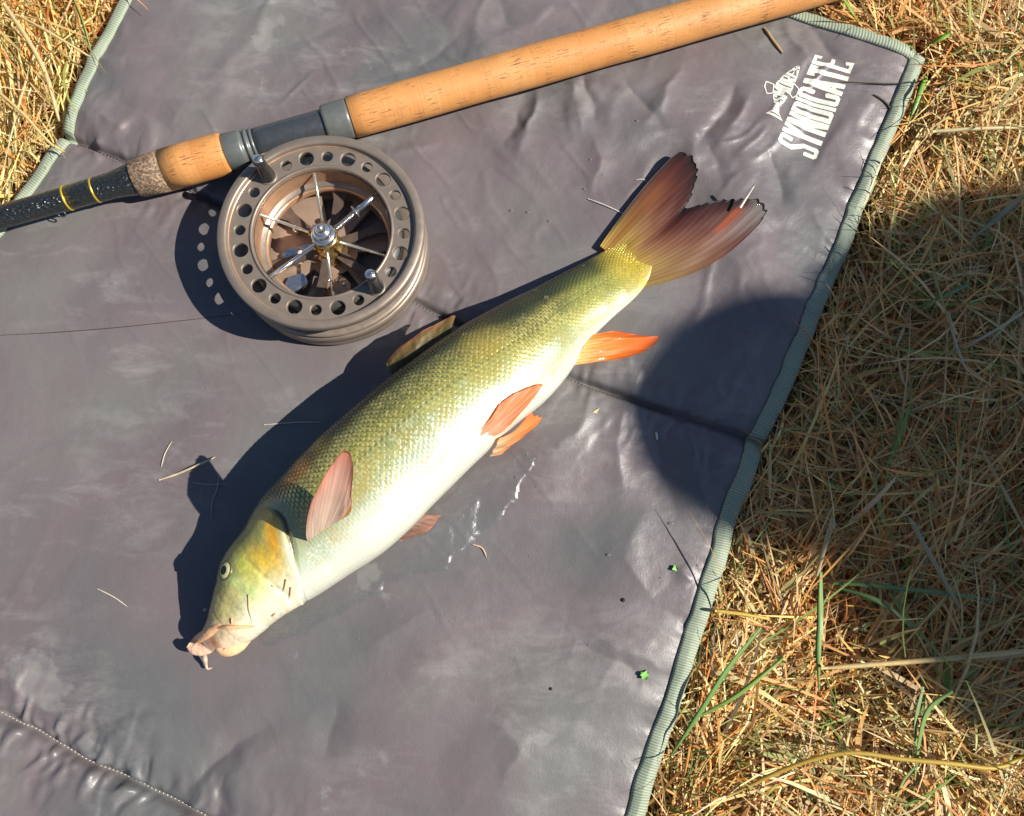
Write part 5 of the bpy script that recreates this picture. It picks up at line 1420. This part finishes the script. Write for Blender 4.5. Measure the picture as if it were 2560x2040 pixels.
# ------------------------------------------------------------------ angler standing to the right, whose hat shadow falls over the mat edge
def build_person():
    brim_shadow = at(2585, 1112)                          # where the centre of the brim's shadow lies
    zb = 1.63
    t = zb / math.sin(SUN_EL)
    H = np.array([brim_shadow[0] + SUN_DIR[0] * t, brim_shadow[1] + SUN_DIR[1] * t, zb])
    bx, by = H[0], H[1]
    root = thing('person', (bx, by, GZ), 'person in olive jacket, dark trousers and khaki bucket hat standing on the grass', 'person')
    g0 = GZ
    def W(x, y, z): return np.array([bx - x, by - y, g0 + z])   # x forward towards the mat
    def skin(name, pts, edges, rad, mat, levels=2):
        me = bpy.data.meshes.new(name)
        off = np.array(root.location)
        me.from_pydata([tuple(W(*p) - off) for p in pts], edges, [])
        me.materials.append(mat)
        o = bpy.data.objects.new(name, me); COL.objects.link(o); o.parent = root
        md = o.modifiers.new('skin', 'SKIN'); md.use_smooth_shade = True
        for v, r in zip(me.skin_vertices[0].data, rad): v.radius = r if isinstance(r, tuple) else (r, r)
        me.skin_vertices[0].data[0].use_root = True
        sb = o.modifiers.new('subsurf', 'SUBSURF'); sb.levels = levels; sb.render_levels = levels
        return o
    # trousers
    skin('trousers', [(0, 0, 0.92), (0, 0.09, 0.86), (0.02, 0.10, 0.50), (0, 0.10, 0.10), (0, -0.09, 0.86), (0.02, -0.10, 0.50), (0, -0.10, 0.10), (0, 0, 1.02)],
         [(0, 1), (1, 2), (2, 3), (0, 4), (4, 5), (5, 6), (0, 7)], [(0.13, 0.16), 0.10, 0.07, 0.06, 0.10, 0.07, 0.06, (0.12, 0.15)], M['cloth_dark'])
    # jacket with sleeves
    skin('jacket', [(0, 0, 1.0), (0, 0, 1.2), (0.0, 0, 1.36), (0, 0, 1.42), (0, 0.17, 1.36), (0.0, 0.23, 1.10), (0.14, 0.18, 0.95), (0, -0.17, 1.36), (0.0, -0.23, 1.10), (0.14, -0.18, 0.95)],
         [(0, 1), (1, 2), (2, 3), (2, 4), (4, 5), (5, 6), (2, 7), (7, 8), (8, 9)], [(0.14, 0.18), (0.13, 0.17), (0.12, 0.15), (0.075, 0.08), 0.075, 0.055, 0.042, 0.075, 0.055, 0.042], M['cloth_green'])
    for sgn in (1, -1):
        pts = [(0.15, 0.18 * sgn, 0.94), (0.20, 0.165 * sgn, 0.905)]; ed = [(0, 1)]; rd = [0.026, (0.038, 0.018)]
        for k in range(4):
            y = (0.165 + 0.03 - 0.02 * k) * sgn; ln = (0.06, 0.072, 0.078, 0.062)[k]
            i = len(pts)
            pts += [(0.235, y, 0.875), (0.235 + ln * 0.35, y, 0.845), (0.235 + ln * 0.45, y, 0.875 - ln)]
            ed += [(1, i), (i, i + 1), (i + 1, i + 2)]; rd += [0.0095, 0.0085, 0.007]
        i = len(pts); pts += [(0.20, 0.125 * sgn, 0.90), (0.225, 0.105 * sgn, 0.875)]; ed += [(1, i), (i, i + 1)]; rd += [0.011, 0.008]
        skin('hand', pts, ed, rd, M['human_skin'])
        V, F = lathe([(0.001, 0), (0.045, 0), (0.047, 0.03), (0.05, 0.10), (0.06, 0.28), (0.05, 0.28)], 24, W(0, 0.10 * sgn, 0.0))
        c = W(0, 0.10 * sgn, 0); low = np.clip(1 - (V[:, 2] - g0) / 0.10, 0, 1)
        V[:, 0] = c[0] + (V[:, 0] - c[0]) * (1 + 1.1 * low) - 0.05 * low
        make('boot', V, F, M['boot'], root)
    hz = zb - g0
    skin('head', [(0, 0, 1.40), (0.005, 0, hz - 0.15), (0.01, 0, hz - 0.09), (0.0, 0, hz - 0.02), (0.0, 0, hz + 0.05), (0.045, 0, hz - 0.13), (0.10, 0, hz - 0.075), (0.085, 0, hz - 0.035)],
         [(0, 1), (1, 2), (2, 3), (3, 4), (1, 5), (2, 6), (2, 7)], [0.055, 0.058, (0.080, 0.070), (0.084, 0.074), (0.075, 0.068), (0.04, 0.038), 0.014, (0.02, 0.03)], M['human_skin'])
    for sgn in (1, -1):
        V, F = lathe([(0.012, -0.004), (0.011, 0.004), (0.006, 0.009), (0.0002, 0.010)], 16, W(0.086, 0.031 * sgn, hz - 0.045), (-1, 0, 0)); make('eye', V, F, M['pupil'], root)
        V, F = tube([W(-0.01, 0.078 * sgn, hz - 0.09), W(0.0, 0.086 * sgn, hz - 0.06), W(-0.012, 0.084 * sgn, hz - 0.035)], [0.009, 0.014, 0.009], 10); make('ear', V, F, M['human_skin'], root)
    V, F = tube([W(0.084, -0.025, hz - 0.118), W(0.095, 0, hz - 0.116), W(0.084, 0.025, hz - 0.118)], [0.003, 0.007, 0.003], 10); make('mouth', V, F, M['lip'], root)
    V, F = lathe([(0.05, -0.12), (0.076, -0.07), (0.084, -0.02), (0.084, 0.0)], 30, W(-0.018, 0, hz)); make('hair', V, F, M['hair'], root)
    # bucket hat
    prof = [(0.164, -0.026), (0.168, -0.022), (0.164, -0.018), (0.12, 0.0), (0.090, 0.014), (0.087, 0.03), (0.083, 0.08), (0.077, 0.132), (0.062, 0.158), (0.032, 0.168), (0.0005, 0.170)]
    th_prof = [(0.162, -0.028), (0.12, -0.004), (0.086, 0.010)]
    V, F = lathe(th_prof[::-1] + prof, 56, W(0, 0, hz))
    ang = np.arctan2(V[:, 1] - by, V[:, 0] - bx); rr = np.hypot(V[:, 0] - bx, V[:, 1] - by)
    V[:, 2] += 0.008 * np.sin(3 * ang + 0.6) * np.clip((rr - 0.1) / 0.07, 0, 1)
    make('hat', V, F, M['cloth_hat'], root)
build_person()
